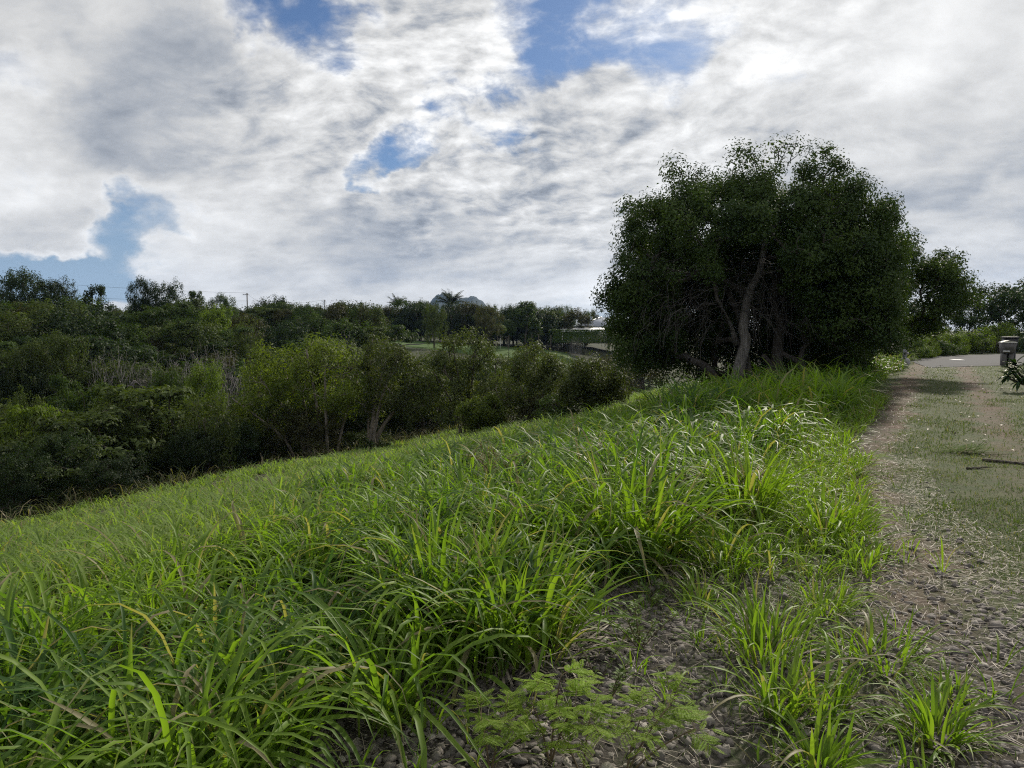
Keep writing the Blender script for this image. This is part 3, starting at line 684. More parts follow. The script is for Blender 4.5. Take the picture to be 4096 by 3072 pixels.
def second_tree():
    x, y = 11.6, 26.; b = float(H(x, y)); o = thing('tree', 'dark spreading tree behind the big tree, leaning over the track', 'tree', (x, y, b))
    w = MB(); c = MB()
    st = [(smoothpath([(0, 0, -.2), (.2, .1, 1.), (.8, .2, 2.2), (1.4, 0, 3.8)], 10), np.linspace(.2, .06, 10)), (smoothpath([(-.2, .2, -.2), (-.3, .2, 1.), (-.8, .4, 2.6), (-1., .2, 4.)], 10), np.linspace(.18, .05, 10))]
    ells = [(.8, 0, 3.6, 2.6, 2.6, 1.6), (2.4, 0, 2.9, 1.9, 2.2, 1.5), (-1.2, .5, 3.2, 2.4, 2.4, 1.8), (-.4, .3, 1.9, 2.4, 2.2, 1.5), (-.6, 0, 1.2, 2.4, 2., 1.3)]
    tp = crown_tips(ells, 760, .5, .25, .3, 5); tp = tp[(tp[:, 0] < .5) | (tp[:, 2] > .5+.36*tp[:, 0])]
    tips = np.concatenate([tp, np.array([(2.2, 0, 4.9), (2.5, .2, 4.7), (1.3, 0, 5.3), (.9, .2, 5.2), (3.9, 0, 4.2), (4.4, .1, 3.4), (4.7, 0, 2.7)])]); grow(st, tips, w, .011, 5, .11, .09)
    cluster(c, tips, 150, .42, .115, .048, np.array([.5, 0, 2.]), .9, 0)
    link('trunk', w.mesh('trunk', True), m_bark2, o); link('crown', c.mesh('crown'), m_big, o)
second_tree()

# ------------------------------------------------------------------ right background
ptree('round', 4010, 1125, 330, 58, 'broad dark tree beyond the road at the right edge', 2)
ptree('round', 3680, 1190, 300, 56, 'dark tree filling the gap behind the leaning tree', 2)
ptree('round', 3880, 1150, 190, 62, 'dark tree peeking out between the leaning tree and the right-edge tree', 2)
ptree('round', 4200, 1110, 330, 60, 'dark tree cut off by the right edge beyond the road', 2)
SH = [('bush', 3720, 1290, 190, 47, 3, 'bright leafy shrub on the bank left of the road bend'), ('bush', 3850, 1280, 220, 51, 3, 'vine-draped bright shrub in the middle of the bank beyond the road'),
      ('bush', 3980, 1270, 220, 54, 3, 'yellow-green shrub on the bank above the mailboxes'), ('bush', 4090, 1285, 200, 55, 0, 'green shrub on the bank at the right edge'),
      ('bush', 3780, 1345, 150, 46, 0, 'dark green bush at the road edge left of the pale dry weeds'), ('bush', 3690, 1370, 120, 42, 3, 'low fresh bush where the road meets the tall grass'),
      ('bush', 3640, 1330, 150, 40, 0, 'shaded bush between the leaning tree and the bank'), ('sparse', 3930, 1360, 130, 50, 1, 'pale dry-looking weedy bush behind the road'),
      ('bush', 4040, 1345, 120, 53, 2, 'dark bush right behind the mailboxes'), ('sparse', 3995, 1365, 90, 51, 4, 'straw-coloured weed bush left of the mailboxes'), ('bush', 3560, 1360, 170, 36, 2, 'dark bush under the leaning tree'),
      ('bush', 4150, 1330, 150, 50, 2, 'dark bush by the road at the right edge'),
      ('bush', 3700, 1330, 150, 44, 3, 'bright rounded shrub low on the bank behind the standpipe'), ('bush', 3800, 1315, 170, 49, 3, 'yellow-green shrub low on the bank above the dark green bush'),
      ('bush', 3900, 1310, 170, 52, 0, 'mid-green shrub low on the bank above the pale weedy bush'), ('bush', 3970, 1320, 150, 53, 3, 'bright shrub low on the bank left of the mailboxes')]
for k, px, py, w, Y, mi, lab in SH: ptree(k, px, py, w, Y, lab, mi, name='shrub', cat='shrub')

# plumeria by the right edge
def plumeria():
    x, y = at(4085, 1540, 19.2)[:2]; o = thing('plumeria_shrub', 'dark long-leaved plumeria shrub at the right edge of the track', 'shrub', (x, y, 0))
    w = MB(); c = MB(); f = MB()
    heads = [(-.42, -.1, .62), (-.2, .1, .85), (.05, -.2, .6), (.25, .1, 1.15), (.55, -.1, 1.0), (-.05, .2, 1.05), (.5, .3, 1.4), (.8, 0, 1.25), (.35, -.3, .8), (-.25, -.3, .42), (.9, .3, .9), (.7, -.3, .55), (1.1, 0, 1.45), (.1, -.3, .9)]
    for h in heads:
        h = np.array(h)*[1, 1, .66]; tube(w, bez((.35, 0, -.05), (.3, 0, .25), h*[1, 1, .6], h, 7), np.linspace(.045, .022, 7), 6)
        n = 20; az = rng.uniform(0, 2*PI, n); el = rng.uniform(-.9, .9, n)
        d = np.stack([np.cos(az)*np.cos(el), np.sin(az)*np.cos(el), np.sin(el)], -1)
        root = np.repeat(h[None], n, 0)
        blades(c, root, rng.uniform(.24, .36, n), rng.uniform(.06, .085, n), az, np.pi/2-el-.25, .7, 1.3, 5, fold=True)
    for h in heads[1:2]:
        cc = np.array(h)*[1, 1, .66]+[-.15, -.2, .12]+rng.normal(size=(22, 3))*.06
        leaves(f, cc, rng.normal(size=(22, 3))+[0, -.5, .6], .055, .04)
    link('branches', w.mesh('branches', True), m_bark2, o); link('leaves', c.mesh('leaves', True), m_plum, o); link('flowers', f.mesh('flowers'), plain('petal', (.7, .62, .38), (.8, .76, .6), 5), o)
plumeria()

# mailboxes
m_mb = plain('grey_moulded_plastic', (.075, .070, .068), (.115, .108, .104), 3, .6, .35, .1); m_lid = plain('pale_lid', (.50, .48, .44), (.60, .58, .54), 6, .5)
m_dk = plain('dark_plastic', (.018, .018, .020), (.032, .031, .034), 4, .5); m_wht = plain('white_bar', (.6, .6, .6), (.7, .7, .7), 4)
def mailbox(label, x, y, rz, body, lid, rounded, h):
    o = thing('mailbox', label, 'mailbox', (x, y, 0), rz)
    m = MB()
    for sx in (-1, 1): box(m, (sx*.135, 0, h*.25-.03), (.09, .16, h*.25+.03), 0, 1.04, .015)
    box(m, (0, .10, h*.27), (.05, .05, h*.27), 0, 1, .005)
    link('post', m.mesh('post'), body, o)
    m = MB(); box(m, (0, -.02, h*.72), (.235, .24, h*.21), 0, 1.22, .03); link('body', m.mesh('body'), body, o)
    m = MB()
    if rounded:
        th = np.linspace(0, PI, 9); k = 9; V = []
        for yy in (-.33, .30): V += [(.305*math.cos(a), yy, h*.93+.005+.10*math.sin(a)) for a in th]
        Q = [[j, j+1, k+j+1, k+j] for j in range(k-1)]+[[0, k, 2*k-1, k-1]]
        T = [[0, j, j+1] for j in range(1, k-1)]+[[k, k+j+1, k+j] for j in range(1, k-1)]
        m.add(V, Q, T)
    else: box(m, (0, -.02, h*.93+.03), (.31, .34, .028), 0, 1, .008)
    link('lid', m.mesh('lid'), lid, o)
    m = MB(); box(m, (-.10, -.275, h*.60), (.13, .03, .022), 0, 1, .006); link('ledge', m.mesh('ledge'), m_wht, o)
    m = MB(); box(m, (0, -.30, h*.78), (.17, .012, .10), 0, 1, .006); link('door', m.mesh('door'), body, o)
    return o
gx, gy = gnd(4026, 1463)
mailbox('grey moulded mailbox post with a pale rounded lid at the end of the track', gx, gy, -.35, m_mb, m_lid, True, 1.10)
mailbox('dark flat-topped mailbox standing behind the pale-lidded one', gx+1.1, gy+1.5, -.35, m_dk, m_dk, False, 1.32)
# standpipe by the road
sx_, sy_ = gnd(3618, 1470)
o = thing('standpipe', 'small grey standpipe with a bulbous base in the tall grass left of the road', 'standpipe', (sx_, sy_, 0))
m = MB(); rings(m, [(0, -.05), (.12, -.05), (.13, .05), (.20, .14), (.22, .26), (.17, .36), (.09, .42), (.08, .45)], 18); m_sp = plain('weathered_concrete', (.24, .23, .25), (.34, .33, .35), 12, .8)
link('base', m.mesh('base', True), m_sp, o)
m = MB(); rings(m, [(.075, .44), (.07, .62), (.085, .63), (.085, .72), (.06, .77), (0, .78)], 14); box(m, (.11, 0, .60), (.05, .035, .035), 0, 1, .008); link('riser', m.mesh('riser', True), plain('grey_metal', (.16, .16, .19), (.24, .24, .27), 9, .6), o)

# ------------------------------------------------------------------ house, carport, hedge, lawn furniture
m_roof = plain('grey_roof', (.27, .29, .33), (.34, .36, .40), .5, .9, .08); m_wall = plain('cream_wall', (.45, .41, .34), (.52, .48, .40), 1, .8); m_glass = plain('dark_glass', (.02, .02, .025), (.04, .04, .045), 1, .15, .6)
m_hedge = leaf_mat('hedge_leaf', (.022, .045, .014), (.035, .065, .016), (.075, .115, .025), cs=.5)
def house():
    Y = 140.; cx = at(2440, 1300, Y)[0]; zb = -1.0; ze = at(2440, 1304, Y)[2]; zt = at(2440, 1268, Y)[2]
    o = thing('house', 'low house with a grey hipped roof partly behind the big dark tree', 'house', (cx, Y+5, zb), -.05)
    W, D = 5.9, 5.0; m = MB(); box(m, (0, 0, (ze-zb)/2), (W-.7, D-.7, (ze-zb)/2-.05)); link('wall', m.mesh('wall'), m_wall, o)
    e, t = ze-zb, zt-zb; m = MB(); R = [(-W, -D, e), (W, -D, e), (W, D, e), (-W, D, e), (-1.0, 0, t), (1.0, 0, t)]
    V = np.array(R+[(x, y, e-.25) for x, y, _ in R[:4]]); m.add(V, [[0, 1, 5, 4], [2, 3, 4, 5], [6, 7, 1, 0], [7, 8, 2, 1], [8, 9, 3, 2], [9, 6, 0, 3], [9, 8, 7, 6]], [[1, 2, 5], [3, 0, 4]])
    rf = link('roof', m.mesh('roof'), m_roof, o)
    m = MB()
    for sgn in (-1, 1): tube(m, [(sgn*W, -D, e+.05), (sgn*1.0, 0, t+.06)], .13, 5)
    link('ridge_cap', m.mesh('ridge_cap'), plain('ridge_metal', (.42, .44, .47), (.48, .5, .53), 2, .5), rf)
    for xx in (-3.9, -2.4, .2, 2.6):
        m = MB(); box(m, (xx, -D+.66, e-.85), (.55, .06, .5)); wn = link('window', m.mesh('window'), m_glass, o)
        m = MB(); box(m, (xx, -D+.62, e-.31), (.65, .05, .05)); box(m, (xx, -D+.62, e-1.39), (.65, .05, .05)); link('frame', m.mesh('frame'), m_wht, wn)
    # carport
    xa, xb = at(2240, 1315, 132)[0], at(2420, 1315, 132)[0]; zc = at(2240, 1318, 132)[2]
    o = thing('carport', 'flat white-roofed carport in front of the grey-roofed house', 'carport', ((xa+xb)/2, 132, -1.0))
    hw = (xb-xa)/2; m = MB(); V = [(-hw, -2.2, zc+1-.3), (hw, -2.2, zc+1-.3), (hw, 2.2, zc+1.35), (-hw, 2.2, zc+1.35)]; V = V+[(x, y, z-.14) for x, y, z in V]
    m.add(V, [[0, 1, 2, 3], [7, 6, 5, 4], [4, 5, 1, 0], [5, 6, 2, 1], [6, 7, 3, 2], [7, 4, 0, 3]]); link('roof', m.mesh('roof'), plain('white_sheet_roof', (.66, .66, .66), (.74, .74, .74), 1, .5), o)
    for x in (-hw+.3, 0, hw-.3):
        for y in (-1.9, 1.9): m = MB(); tube(m, [(x, y, -.4), (x, y, zc+.7+.3*(y > 0))], .06, 6); link('post', m.mesh('post'), m_wht, o)
house()
def leafy_box(name, label, cat, c, h, n, mat, L, W):
    o = thing(name, label, cat, c); m = MB(); f = rng.integers(0, 3, n); P = rng.uniform(-1, 1, (n, 3)); sg = np.where(rng.random(n) < .5, -1, 1.); P[np.arange(n), f] = sg
    nn = np.zeros((n, 3)); nn[np.arange(n), f] = sg; P = P*np.asarray(h)*(1+rng.normal(size=(n, 1))*.035)+[0, 0, h[2]]
    leaves(m, P, nn+rng.normal(size=(n, 3))*.5, L, W)
    link('foliage', m.mesh('foliage'), mat, o); m = MB()
    for k in range(7): tube(m, [((k/3-1)*h[0]*.9, 0, -.3), ((k/3-1)*h[0]*.9+rng.normal()*.1, rng.normal()*.1, h[2]*1.7)], [.06, .02], 5)
    link('stems', m.mesh('stems'), m_bark2, o)
hx0, hx1 = at(2206, 1340, 124)[0], at(2440, 1340, 124)[0]
leafy_box('hedge', 'clipped dark green box hedge in front of the carport', 'hedge', ((hx0+hx1)/2, 124, at(2300, 1369, 124)[2]), ((hx1-hx0)/2, .9, 1.02), 9000, m_hedge, .22, .14)
def ball_tree(label, px, pt, pb, w, Y, mat):
    t = at(px, pt, Y); b = at(px, pb, Y); g = float(H(t[0], Y)); hh = (t[2]-b[2])/2; R = w/2/F*Y
    o = thing('topiary_tree', label, 'tree', (t[0], Y, g)); m = MB(); tube(m, [(0, 0, -.3), (0, 0, b[2]-g+hh)], [.09, .06], 6); link('trunk', m.mesh('trunk'), m_palebark, o)
    v = nrm(rng.normal(size=(2600, 3))); v[:, 2] *= np.where(v[:, 2] < 0, .75, 1.); m = MB(); leaves(m, np.array([0, 0, b[2]-g+hh])+v*[R, R, hh]*(1+rng.normal(size=(2600, 1))*.04), v+rng.normal(size=v.shape)*.35, .26, .14); link('crown', m.mesh('crown'), mat, o)
ball_tree('bright clipped ball-headed tree on the far lawn', 1990, 1297, 1345, 68, 118, m_far[3])
ball_tree('darker clipped egg-shaped tree behind the bright ball-headed one', 2032, 1280, 1352, 64, 122, m_far[0])
ptree('sparse', 2125, 1306, 130, 126, 'arching pale shrub on the far lawn left of the hedge', 1, name='shrub', cat='shrub')
ptree('bare', 2300, 1338, 60, 119, 'small leafless grey shrub in front of the clipped hedge', 0, name='bare_shrub', cat='shrub')
for k, (px, pt, pb, Y) in enumerate(((2001, 1342, 1360, 117), (2035, 1340, 1366, 110), (2100, 1335, 1366, 110), (2127, 1335, 1364, 112), (2154, 1338, 1366, 110), (2203, 1340, 1378, 106))):
    p = at(px, pt, Y); b = float(lawn_z(p[0], Y)); m = MB(); tube(m, [(0, 0, -.2), (.02, 0, max(.9, p[2]-b))], [.055, .05], 6)
    tag(link('fence_post', m.mesh('fence_post'), m_white if k in (0,) else m_bark2, None, (p[0], Y, b)), 'white thin post beside the bright ball-headed tree' if k == 0 else 'thin dark post standing on the far mown lawn', 'post', None if k == 0 else 'posts on the far lawn')
for pts_, lab in (([(1575, 1392), (1610, 1382), (1638, 1375), (1665, 1379), (1697, 1374)], 'pale dead branch lying on the left edge of the far lawn'), ([(1752, 1364), (1785, 1368), (1805, 1362), (1820, 1352)], 'bowed pale dead branch propped over the far lawn, right of the other')):
    P = np.array([at(u, v, 107.) for u, v in pts_]); g0 = P[0].copy(); m = MB(); tube(m, smoothpath(P-g0, 12), np.linspace(.13, .06, 12), 6)
    k = int(np.argmin(P[:, 2])); tube(m, [P[k]-g0, P[k]-g0+np.array([0, .1, float(lawn_z(*P[k][:2]))-P[k][2]-.1])], [.07, .07], 5)
    tag(link('dead_branch', m.mesh('dead_branch', True), m_dead, None, g0), lab, 'branch')
# palms
m_palm = leaf_mat('palm_leaf', (.025, .045, .018), (.04, .06, .02), (.07, .09, .035), cs=.4)
def palm(label, px, py, Y, R, nf, hf):
    p = at(px, py, Y); b = float(H(p[0], Y)); h = p[2]-b-R*.72; o = thing('palm_tree', label, 'palm tree', (p[0], Y, b))
    m = MB(); tube(m, smoothpath([(0, 0, -.3), (.15, 0, h*.5), (0, 0, h)], 8), np.linspace(.22, .14, 8), 8); link('trunk', m.mesh('trunk', True), m_bark2, o)
    m = MB()
    for k in range(nf):
        az = k*2.4+rng.normal()*.2; lean = rng.uniform(.05, 1.15); L = R*rng.uniform(.85, 1.15)
        n = 12; u = np.linspace(0, 1, n); ang = lean+.7*u**1.5; hs = np.cumsum(np.sin(ang))*L/n; vs = np.cumsum(np.cos(ang))*L/n
        P = np.stack([hs*math.cos(az), hs*math.sin(az), h+vs], -1); tube(m, P, np.linspace(.05, .015, n), 4, cap=False)
        for sg in (-1, 1):
            q = np.repeat(P[1:], 3, 0)+rng.normal(size=((n-1)*3, 3))*.05; kk = len(q)
            blades(m, q, L*.30*np.repeat(np.sin(np.linspace(.25, 1, n-1)*PI*.93)+.15, 3), .09, np.full(kk, az+sg*1.1)+rng.normal(size=kk)*.1, 1.2+rng.normal(size=kk)*.15, .8, 1.2, 3)
    link('crown', m.mesh('crown'), m_palm, o)
palm('spiky palm poking above the skyline left of the mountain', 1590, 1190, 142, 2.3, 24, 0)
palm('tall palm with drooping fronds in front of the mountain', 1803, 1172, 145, 3.3, 34, 0)
# power poles and lines
PO = [(988, 1172, 150, 'power pole with a short arm on the skyline, leftmost of the poles'), (1058, 1204, 175, 'power pole second from the left on the skyline'), (1299, 1199, 190, 'power pole rising from the trees near the narrow ragged tree')]
tops = []
m_pole = plain('pole_wood', (.05, .045, .04), (.08, .07, .06), 2)
for px, py, Y, lab in PO:
    p = at(px, py, Y); b = float(H(p[0], Y)); o = thing('power_pole', lab, 'power pole', (p[0], Y, b)); h = p[2]-b
    m = MB(); tube(m, [(0, 0, -.5), (0, 0, h)], [.15, .11], 8); link('pole', m.mesh('pole'), m_pole, o)
    m = MB(); box(m, (-.25, -.12, h-.35), (.55, .05, .05)); a = link('crossarm', m.mesh('crossarm'), m_pole, o)
    m = MB()
    for q in (-.7, -.25, .2): rings(m, [(.04, 0), (.05, .05), (.04, .11), (0, .12)], 8, (q, -.12, h-.30))
    link('insulators', m.mesh('insulators'), m_wht, a); tops.append(p)
m_wire = plain('wire', (.03, .03, .03), (.04, .04, .04), 1)
for k, (a, b, lab) in enumerate(((np.array([-110., 118., 12.6]), tops[0], 'upper thin power line sagging across the left sky'), (np.array([-110., 118., 9.6]), tops[0]-[0, 0, 1.6], 'lower thin power line sagging across the left sky'),
                                 (tops[0], tops[1], 'thin power line between the two left poles'), (tops[1], tops[2], 'thin power line from the second pole to the last pole'))):
    u = np.linspace(0, 1, 24)[:, None]; P = a*(1-u)+b*u; P[:, 2] -= 1.5*4*(u*(1-u))[:, 0]*(.6 if k < 2 else .4); m = MB(); tube(m, P-P[0], .018, 4)
    tag(link('power_line', m.mesh('power_line'), m_wire, None, P[0]), lab, 'power line')

# ------------------------------------------------------------------ grass slope
def tufts(P, nb, Lm, wm, spread, mb, K, fold, leanmax=.55, curl=(.9, 2.9), pw=(.8, 2.4)):
    """P (n,2) tuft centres -> blades"""
    n = len(P); k = np.repeat(np.arange(n), nb); m = len(k); az = rng.uniform(0, 2*PI, m); r = np.sqrt(rng.random(m))*spread
    x = P[k, 0]+r*np.cos(az); y = P[k, 1]+r*np.sin(az); az2 = az+rng.normal(size=m)*.7
    hl = np.repeat(rng.uniform(.75, 1.2, n), nb) if np.ndim(nb) == 0 else np.repeat(rng.uniform(.75, 1.2, n), nb)
    Lm = np.broadcast_to(Lm, (n,))[k]; wm = np.broadcast_to(wm, (n,))[k]
    L = Lm*hl*rng.uniform(.5, 1.15, m); w = wm*rng.uniform(.6, 1.25, m)
    dr = rng.random(m) < .70; L = np.where(dr, L*1.22, L*.72)
    blades(mb, np.stack([x, y, H(x, y)-.02], -1), L, w, az2, rng.random(m)**1.3*leanmax, np.where(dr, rng.uniform(curl[1]*.66, curl[1]*1.1, m), rng.uniform(curl[0]*.4, curl[1]*.5, m)), rng.uniform(*pw, m), K, rng.normal(size=m)*.8, fold=fold)
def scatter(d0, d1, dens, smin, smax, xr0=-.80, xr1=.62, xpad=1.0):
    n = int(dens*(d1-d0)*((xr1-xr0)*d1+2*xpad)); y = rng.uniform(d0, d1, n); x = rng.uniform(xr0*d1-xpad, xr1*d1+xpad, n)
    ok = (x > xr0*y-xpad) & (x < xr1*y+xpad); x, y = x[ok], y[ok]; s, t = ST(x, y)
    e = (fbm(x*.8, y*.8, 11)-.5)*.9
    ok = (s+e > smin) & (s < smax) & (np.hypot(x, y) > 2.35); return np.stack([x, y], -1)[ok]
def hgt(P):
    s, t = ST(P[:, 0], P[:, 1]); n = fbm(P[:, 0]*.45, P[:, 1]*.45, 21)
    ridge = .26*sm(1.3, 1.9, s)*sm(4.2, 2.6, s)*sm(4., 5.5, P[:, 1])*sm(13, 10, P[:, 1])
    return ridge+(.38+.26*sm(9, 4, s)-.10*sm(1.9, 1.3, s))*(.6+.75*n)*(.86+.14*sm(2.5, 5, np.hypot(P[:, 0], P[:, 1])))
up = MB(); lowg = MB()
BAND = [(.3, 3.2, 42, 20, 8, True, .0215), (3.2, 6, 36, 19, 8, True, .0205), (6, 10, 23, 17, 6, False, .022), (10, 16, 15, 14, 6, False, .028), (16, 27, 9, 12, 5, False, .038), (27, 48, 6, 11, 4, False, .048)]
for d0, d1, dens, nb, K, fold, wd in BAND:
    P = scatter(d0, d1, dens, 1.75 if d0 < 6 else 1.45, 25); s, t = ST(P[:, 0], P[:, 1]); e = (fbm(P[:, 0]*.3, P[:, 1]*.3, 31)-.5)*5
    xr = P[:, 0]/P[:, 1]
    coarse = (s+e < 7.5) & ~((xr < -.30) & (s > 5.0+e*.5)); keep = rng.random(len(P)) > .75*sm(.52, .38, fbm(P[:, 0]*.7, P[:, 1]*.7, 77))*(s < 8)
    A = P[coarse & keep]; B = P[~coarse]
    if len(A): tufts(A, nb, hgt(A), wd, .11, up, K, fold)
    if len(B):
        B = B[rng.random(len(B)) > .75*sm(.50, .36, fbm(B[:, 0]*.9, B[:, 1]*.9, 88))]; tufts(B, nb+1, hgt(B)*1.02, wd*.72, .12, lowg, K-1 if K > 4 else 4, False, .6, (.5, 2.4))
# taller stand of guinea grass below the big tree
P = scatter(12.5, 19, 16, 1.5, 6.5, .12, .48); ok = (P[:, 0]/P[:, 1] > .2) & (P[:, 1] < 12.8+P[:, 0]*.9); P = P[ok]
if len(P): tufts(P, 16, .95, .03, .14, up, 6, False, .5, (.6, 2.2))
tag(link('grass', up.mesh('grass', True), m_grass), 'tall broad-bladed guinea grass along the upper slope', 'grass', kind='stuff')
tag(link('slope_grass', lowg.mesh('slope_grass', True), m_fine), 'finer yellow-green grass covering the lower slope', 'grass', kind='stuff')
# rank grass on the far rim of the slope and the verge by the road
rg = MB()
P = scatter(16, 46, 7, 22.6, 29); tufts(P, 11, .95, .03, .15, rg, 4, False)
P = scatter(17, 38, 5, 1.7, 9, .22, .50); P = P[(P[:, 1] > 19)]; tufts(P, 10, .55, .035, .15, rg, 4, False)
tag(link('rank_grass', rg.mesh('rank_grass', True), m_rough), 'rank half-dry grass on the rim of the gully and under the trees', 'grass', kind='stuff')
vg = MB(); Pv = np.stack([rng.uniform(13.5, 21, 700), rng.uniform(28, 40, 700)], -1); s, t = ST(Pv[:, 0], Pv[:, 1]); Pv = Pv[(s > 1.35) & (s < 5)]
tufts(Pv, 14, .75, .04, .2, vg, 5, False); tag(link('verge_grass', vg.mesh('verge_grass', True), m_cut), 'bright tall grass on the verge around the standpipe', 'grass', kind='stuff')

# sparse grass and litter between slope and track
def scat2(n, d0, d1, smin, smax, pw=1.):
    y = d0+(d1-d0)*rng.random(n)**pw; s = rng.uniform(smin, smax, n); bend = .95*sm(8.5, 2.5, y)
    s = s-bend*sm(1.6, .2, s); x = 1.5-(s-.5*(y-2.7))/.866
    ok = np.abs(x) < .74*y+.6; return np.stack([x, y], -1)[ok]
sp = MB()
P = scat2(90, 2.3, 6.5, .45, 1.9); tufts(P, 8, .22, .010, .05, sp, 5, True, .9, (.3, 1.4))
P = scat2(420, 4.6, 9, .65, 1.8); tufts(P, 11, .30, .012, .07, sp, 6, True, 1.0, (.5, 2.2))
P = scat2(330, 6, 17, .95, 1.7); tufts(P, 14, .30, .014, .08, sp, 4, False, 1.0, (.4, 1.5))
tag(link('sparse_grass', sp.mesh('sparse_grass', True), m_tuss), 'sparse low grass between the slope and the track', 'grass', kind='stuff')
# short turf of the track
tf = MB()
for d0, d1, n, L, w in ((2.4, 5, 46000, .045, .004), (5, 9, 95000, .045, .006), (9, 17, 120000, .05, .009), (17, 36, 60000, .06, .02)):
    y = rng.uniform(d0, d1, n); smax_ = 1.5; s = rng.uniform(-.55*d1, smax_, n); x = 1.5-(s-.5*(y-2.7))/.866
    bend = .95*sm(8.5, 2.5, y); wv = (fbm(x*.9, y*.9, 51)-.5)*.8; sw = s+bend+wv
    tr = np.maximum(sm(.6, .25, np.abs(sw-.72)*1.3), sm(.42, .12, np.abs(sw+.95))*sm(7, 14, y))
    pr = (1-.9*tr)*(.25+.75*sm(.38, .6, fbm(x*1.1, y*1.1, 61)))
    pr = np.where((y < 5), pr*sm(2.4, 4.2, y)*.95+.05, pr)
    rd = (x > 17.4+(y-31)*.1) & (y > 31.5+.35*(x-17.4)) 
    ok = (rng.random(n) < pr) & (x < .76*y+.5) & (x > -.1) & ~rd
    x, y = x[ok], y[ok]; m_ = len(x)
    blades(tf, np.stack([x, y, np.zeros(m_)], -1), L*rng.uniform(.5, 1.3, m_), w, rng.uniform(0, 2*PI, m_), rng.uniform(.2, 1.3, m_), rng.uniform(.2, 1., m_), 1.2, 2)
n = 170; yq = rng.uniform(4.5, 16, n); sq = rng.uniform(-4.5, .6, n); xq = 1.5-(sq-.5*(yq-2.7))/.866; kq = (xq < .74*yq+.3) & (fbm(xq*.8, yq*.8, 93) > .48)
tufts(np.stack([xq, yq], -1)[kq], 22, .13, .007, .10, tf, 4, False, 1.2, (.3, 1.2))
tag(link('turf', tf.mesh('turf'), m_turf), 'short worn turf covering the track', 'turf', kind='stuff')
# gravel
def ico():
    f = (1+5**.5)/2; V = np.array([(-1, f, 0), (1, f, 0), (-1, -f, 0), (1, -f, 0), (0, -1, f), (0, 1, f), (0, -1, -f), (0, 1, -f), (f, 0, -1), (f, 0, 1), (-f, 0, -1), (-f, 0, 1)], float)
    T = [(0, 11, 5), (0, 5, 1), (0, 1, 7), (0, 7, 10), (0, 10, 11), (1, 5, 9), (5, 11, 4), (11, 10, 2), (10, 7, 6), (7, 1, 8), (3, 9, 4), (3, 4, 2), (3, 2, 6), (3, 6, 8), (3, 8, 9), (4, 9, 5), (2, 4, 11), (6, 2, 10), (8, 6, 7), (9, 8, 1)]
    V = list(nrm(V)); c = {}
    def mid(a, b):
        k = (min(a, b), max(a, b))
        if k not in c: c[k] = len(V); V.append(nrm(V[a]+V[b]))
        return c[k]
    T2 = []
    for a, b, d in T: x, y, z = mid(a, b), mid(b, d), mid(d, a); T2 += [(a, x, z), (b, y, x), (d, z, y), (x, y, z)]
    return np.array(V), np.array(T2)
IV, IT = ico()
def stones(P, R):
    n = len(P); V = np.repeat(IV[None], n, 0)*(1+rng.normal(size=(n, 42, 1))*.17)*rng.uniform(.5, 1.3, (n, 1, 3)); V[:, :, 2] *= .65
    a = rng.uniform(0, 2*PI, n)[:, None]; x = V[..., 0]*np.cos(a)-V[..., 1]*np.sin(a); y = V[..., 0]*np.sin(a)+V[..., 1]*np.cos(a)
    V = np.stack([x, y, V[..., 2]], -1)*R[:, None, None]; z = H(P[:, 0], P[:, 1])+R*rng.uniform(.0, .5, n)
    V += np.stack([P[:, 0], P[:, 1], z], -1)[:, None]; return V, (IT[None]+np.arange(n)[:, None, None]*42)
gm = MB()
for n, d0, d1, s0, s1, r0, r1 in ((15000, 2.2, 4.6, .0, 2.4, .005, .024), (8000, 4.4, 8.5, .6, 1.9, .007, .022), (3000, 2.2, 3.8, -.8, .6, .004, .016), (800, 2.2, 6.0, .2, 2.0, .02, .036), (150, 6, 10, -.1, .8, .008, .02)):
    P = scat2(n, d0, d1, s0, s1); k = fbm(P[:, 0]*1.6, P[:, 1]*1.6, 71); P = P[rng.random(len(P)) < sm(.25, .6, k)+.25]
    V, T = stones(P, r0+(r1-r0)*rng.random(len(P))**2.5); gm.add(V, None, T, rnd=np.repeat(rng.random(len(P)), 42))
tag(link('gravel', gm.mesh('gravel'), m_stone), 'brown and grey gravel scattered on the bare ground', 'gravel', kind='stuff')
# dry straw
dm = MB()
for n, d0, d1, s0, s1, L, w in ((1100, 2.2, 4.6, -.2, 2.3, .12, .0026), (6500, 2.2, 4.6, -.2, 2.3, .05, .0018), (1100, 4.4, 9, .1, 1.5, .11, .004), (6500, 4.4, 9, .0, 1.5, .055, .003), (700, 9, 18, .3, 1.4, .12, .007), (900, 2.3, 6, -.3, .7, .10, .0035)):
    P = scat2(n, d0, d1, s0, s1); m_ = len(P); blades(dm, np.stack([P[:, 0], P[:, 1], H(P[:, 0], P[:, 1])+rng.uniform(.004, .025, m_)], -1), L*rng.uniform(.3, 1.5, m_), w, rng.uniform(0, 2*PI, m_), rng.uniform(1.3, 1.6, m_), rng.normal(size=m_)*.12, 1., 3, rng.normal(size=m_)*.35)
tag(link('straw', dm.mesh('straw'), m_straw), 'dry grass stalks littering the ground beside the track', 'straw', kind='stuff')
# fallen leaves on the track
fm = MB(); n = 480; y = 9+24*rng.random(n); s = rng.normal(-.5, 1.2, n); x = 1.5-(s-.5*(y-2.7))/.866
leaves(fm, np.stack([x, y, np.full(n, .03)], -1), np.array([0, 0, 1.])+rng.normal(size=(n, 3))*.3, .07*rng.uniform(.6, 1.2, n), .035)
tag(link('leaf_litter', fm.mesh('leaf_litter'), m_straw), 'small pale fallen leaves sprinkled over the track', 'leaf litter', kind='stuff')

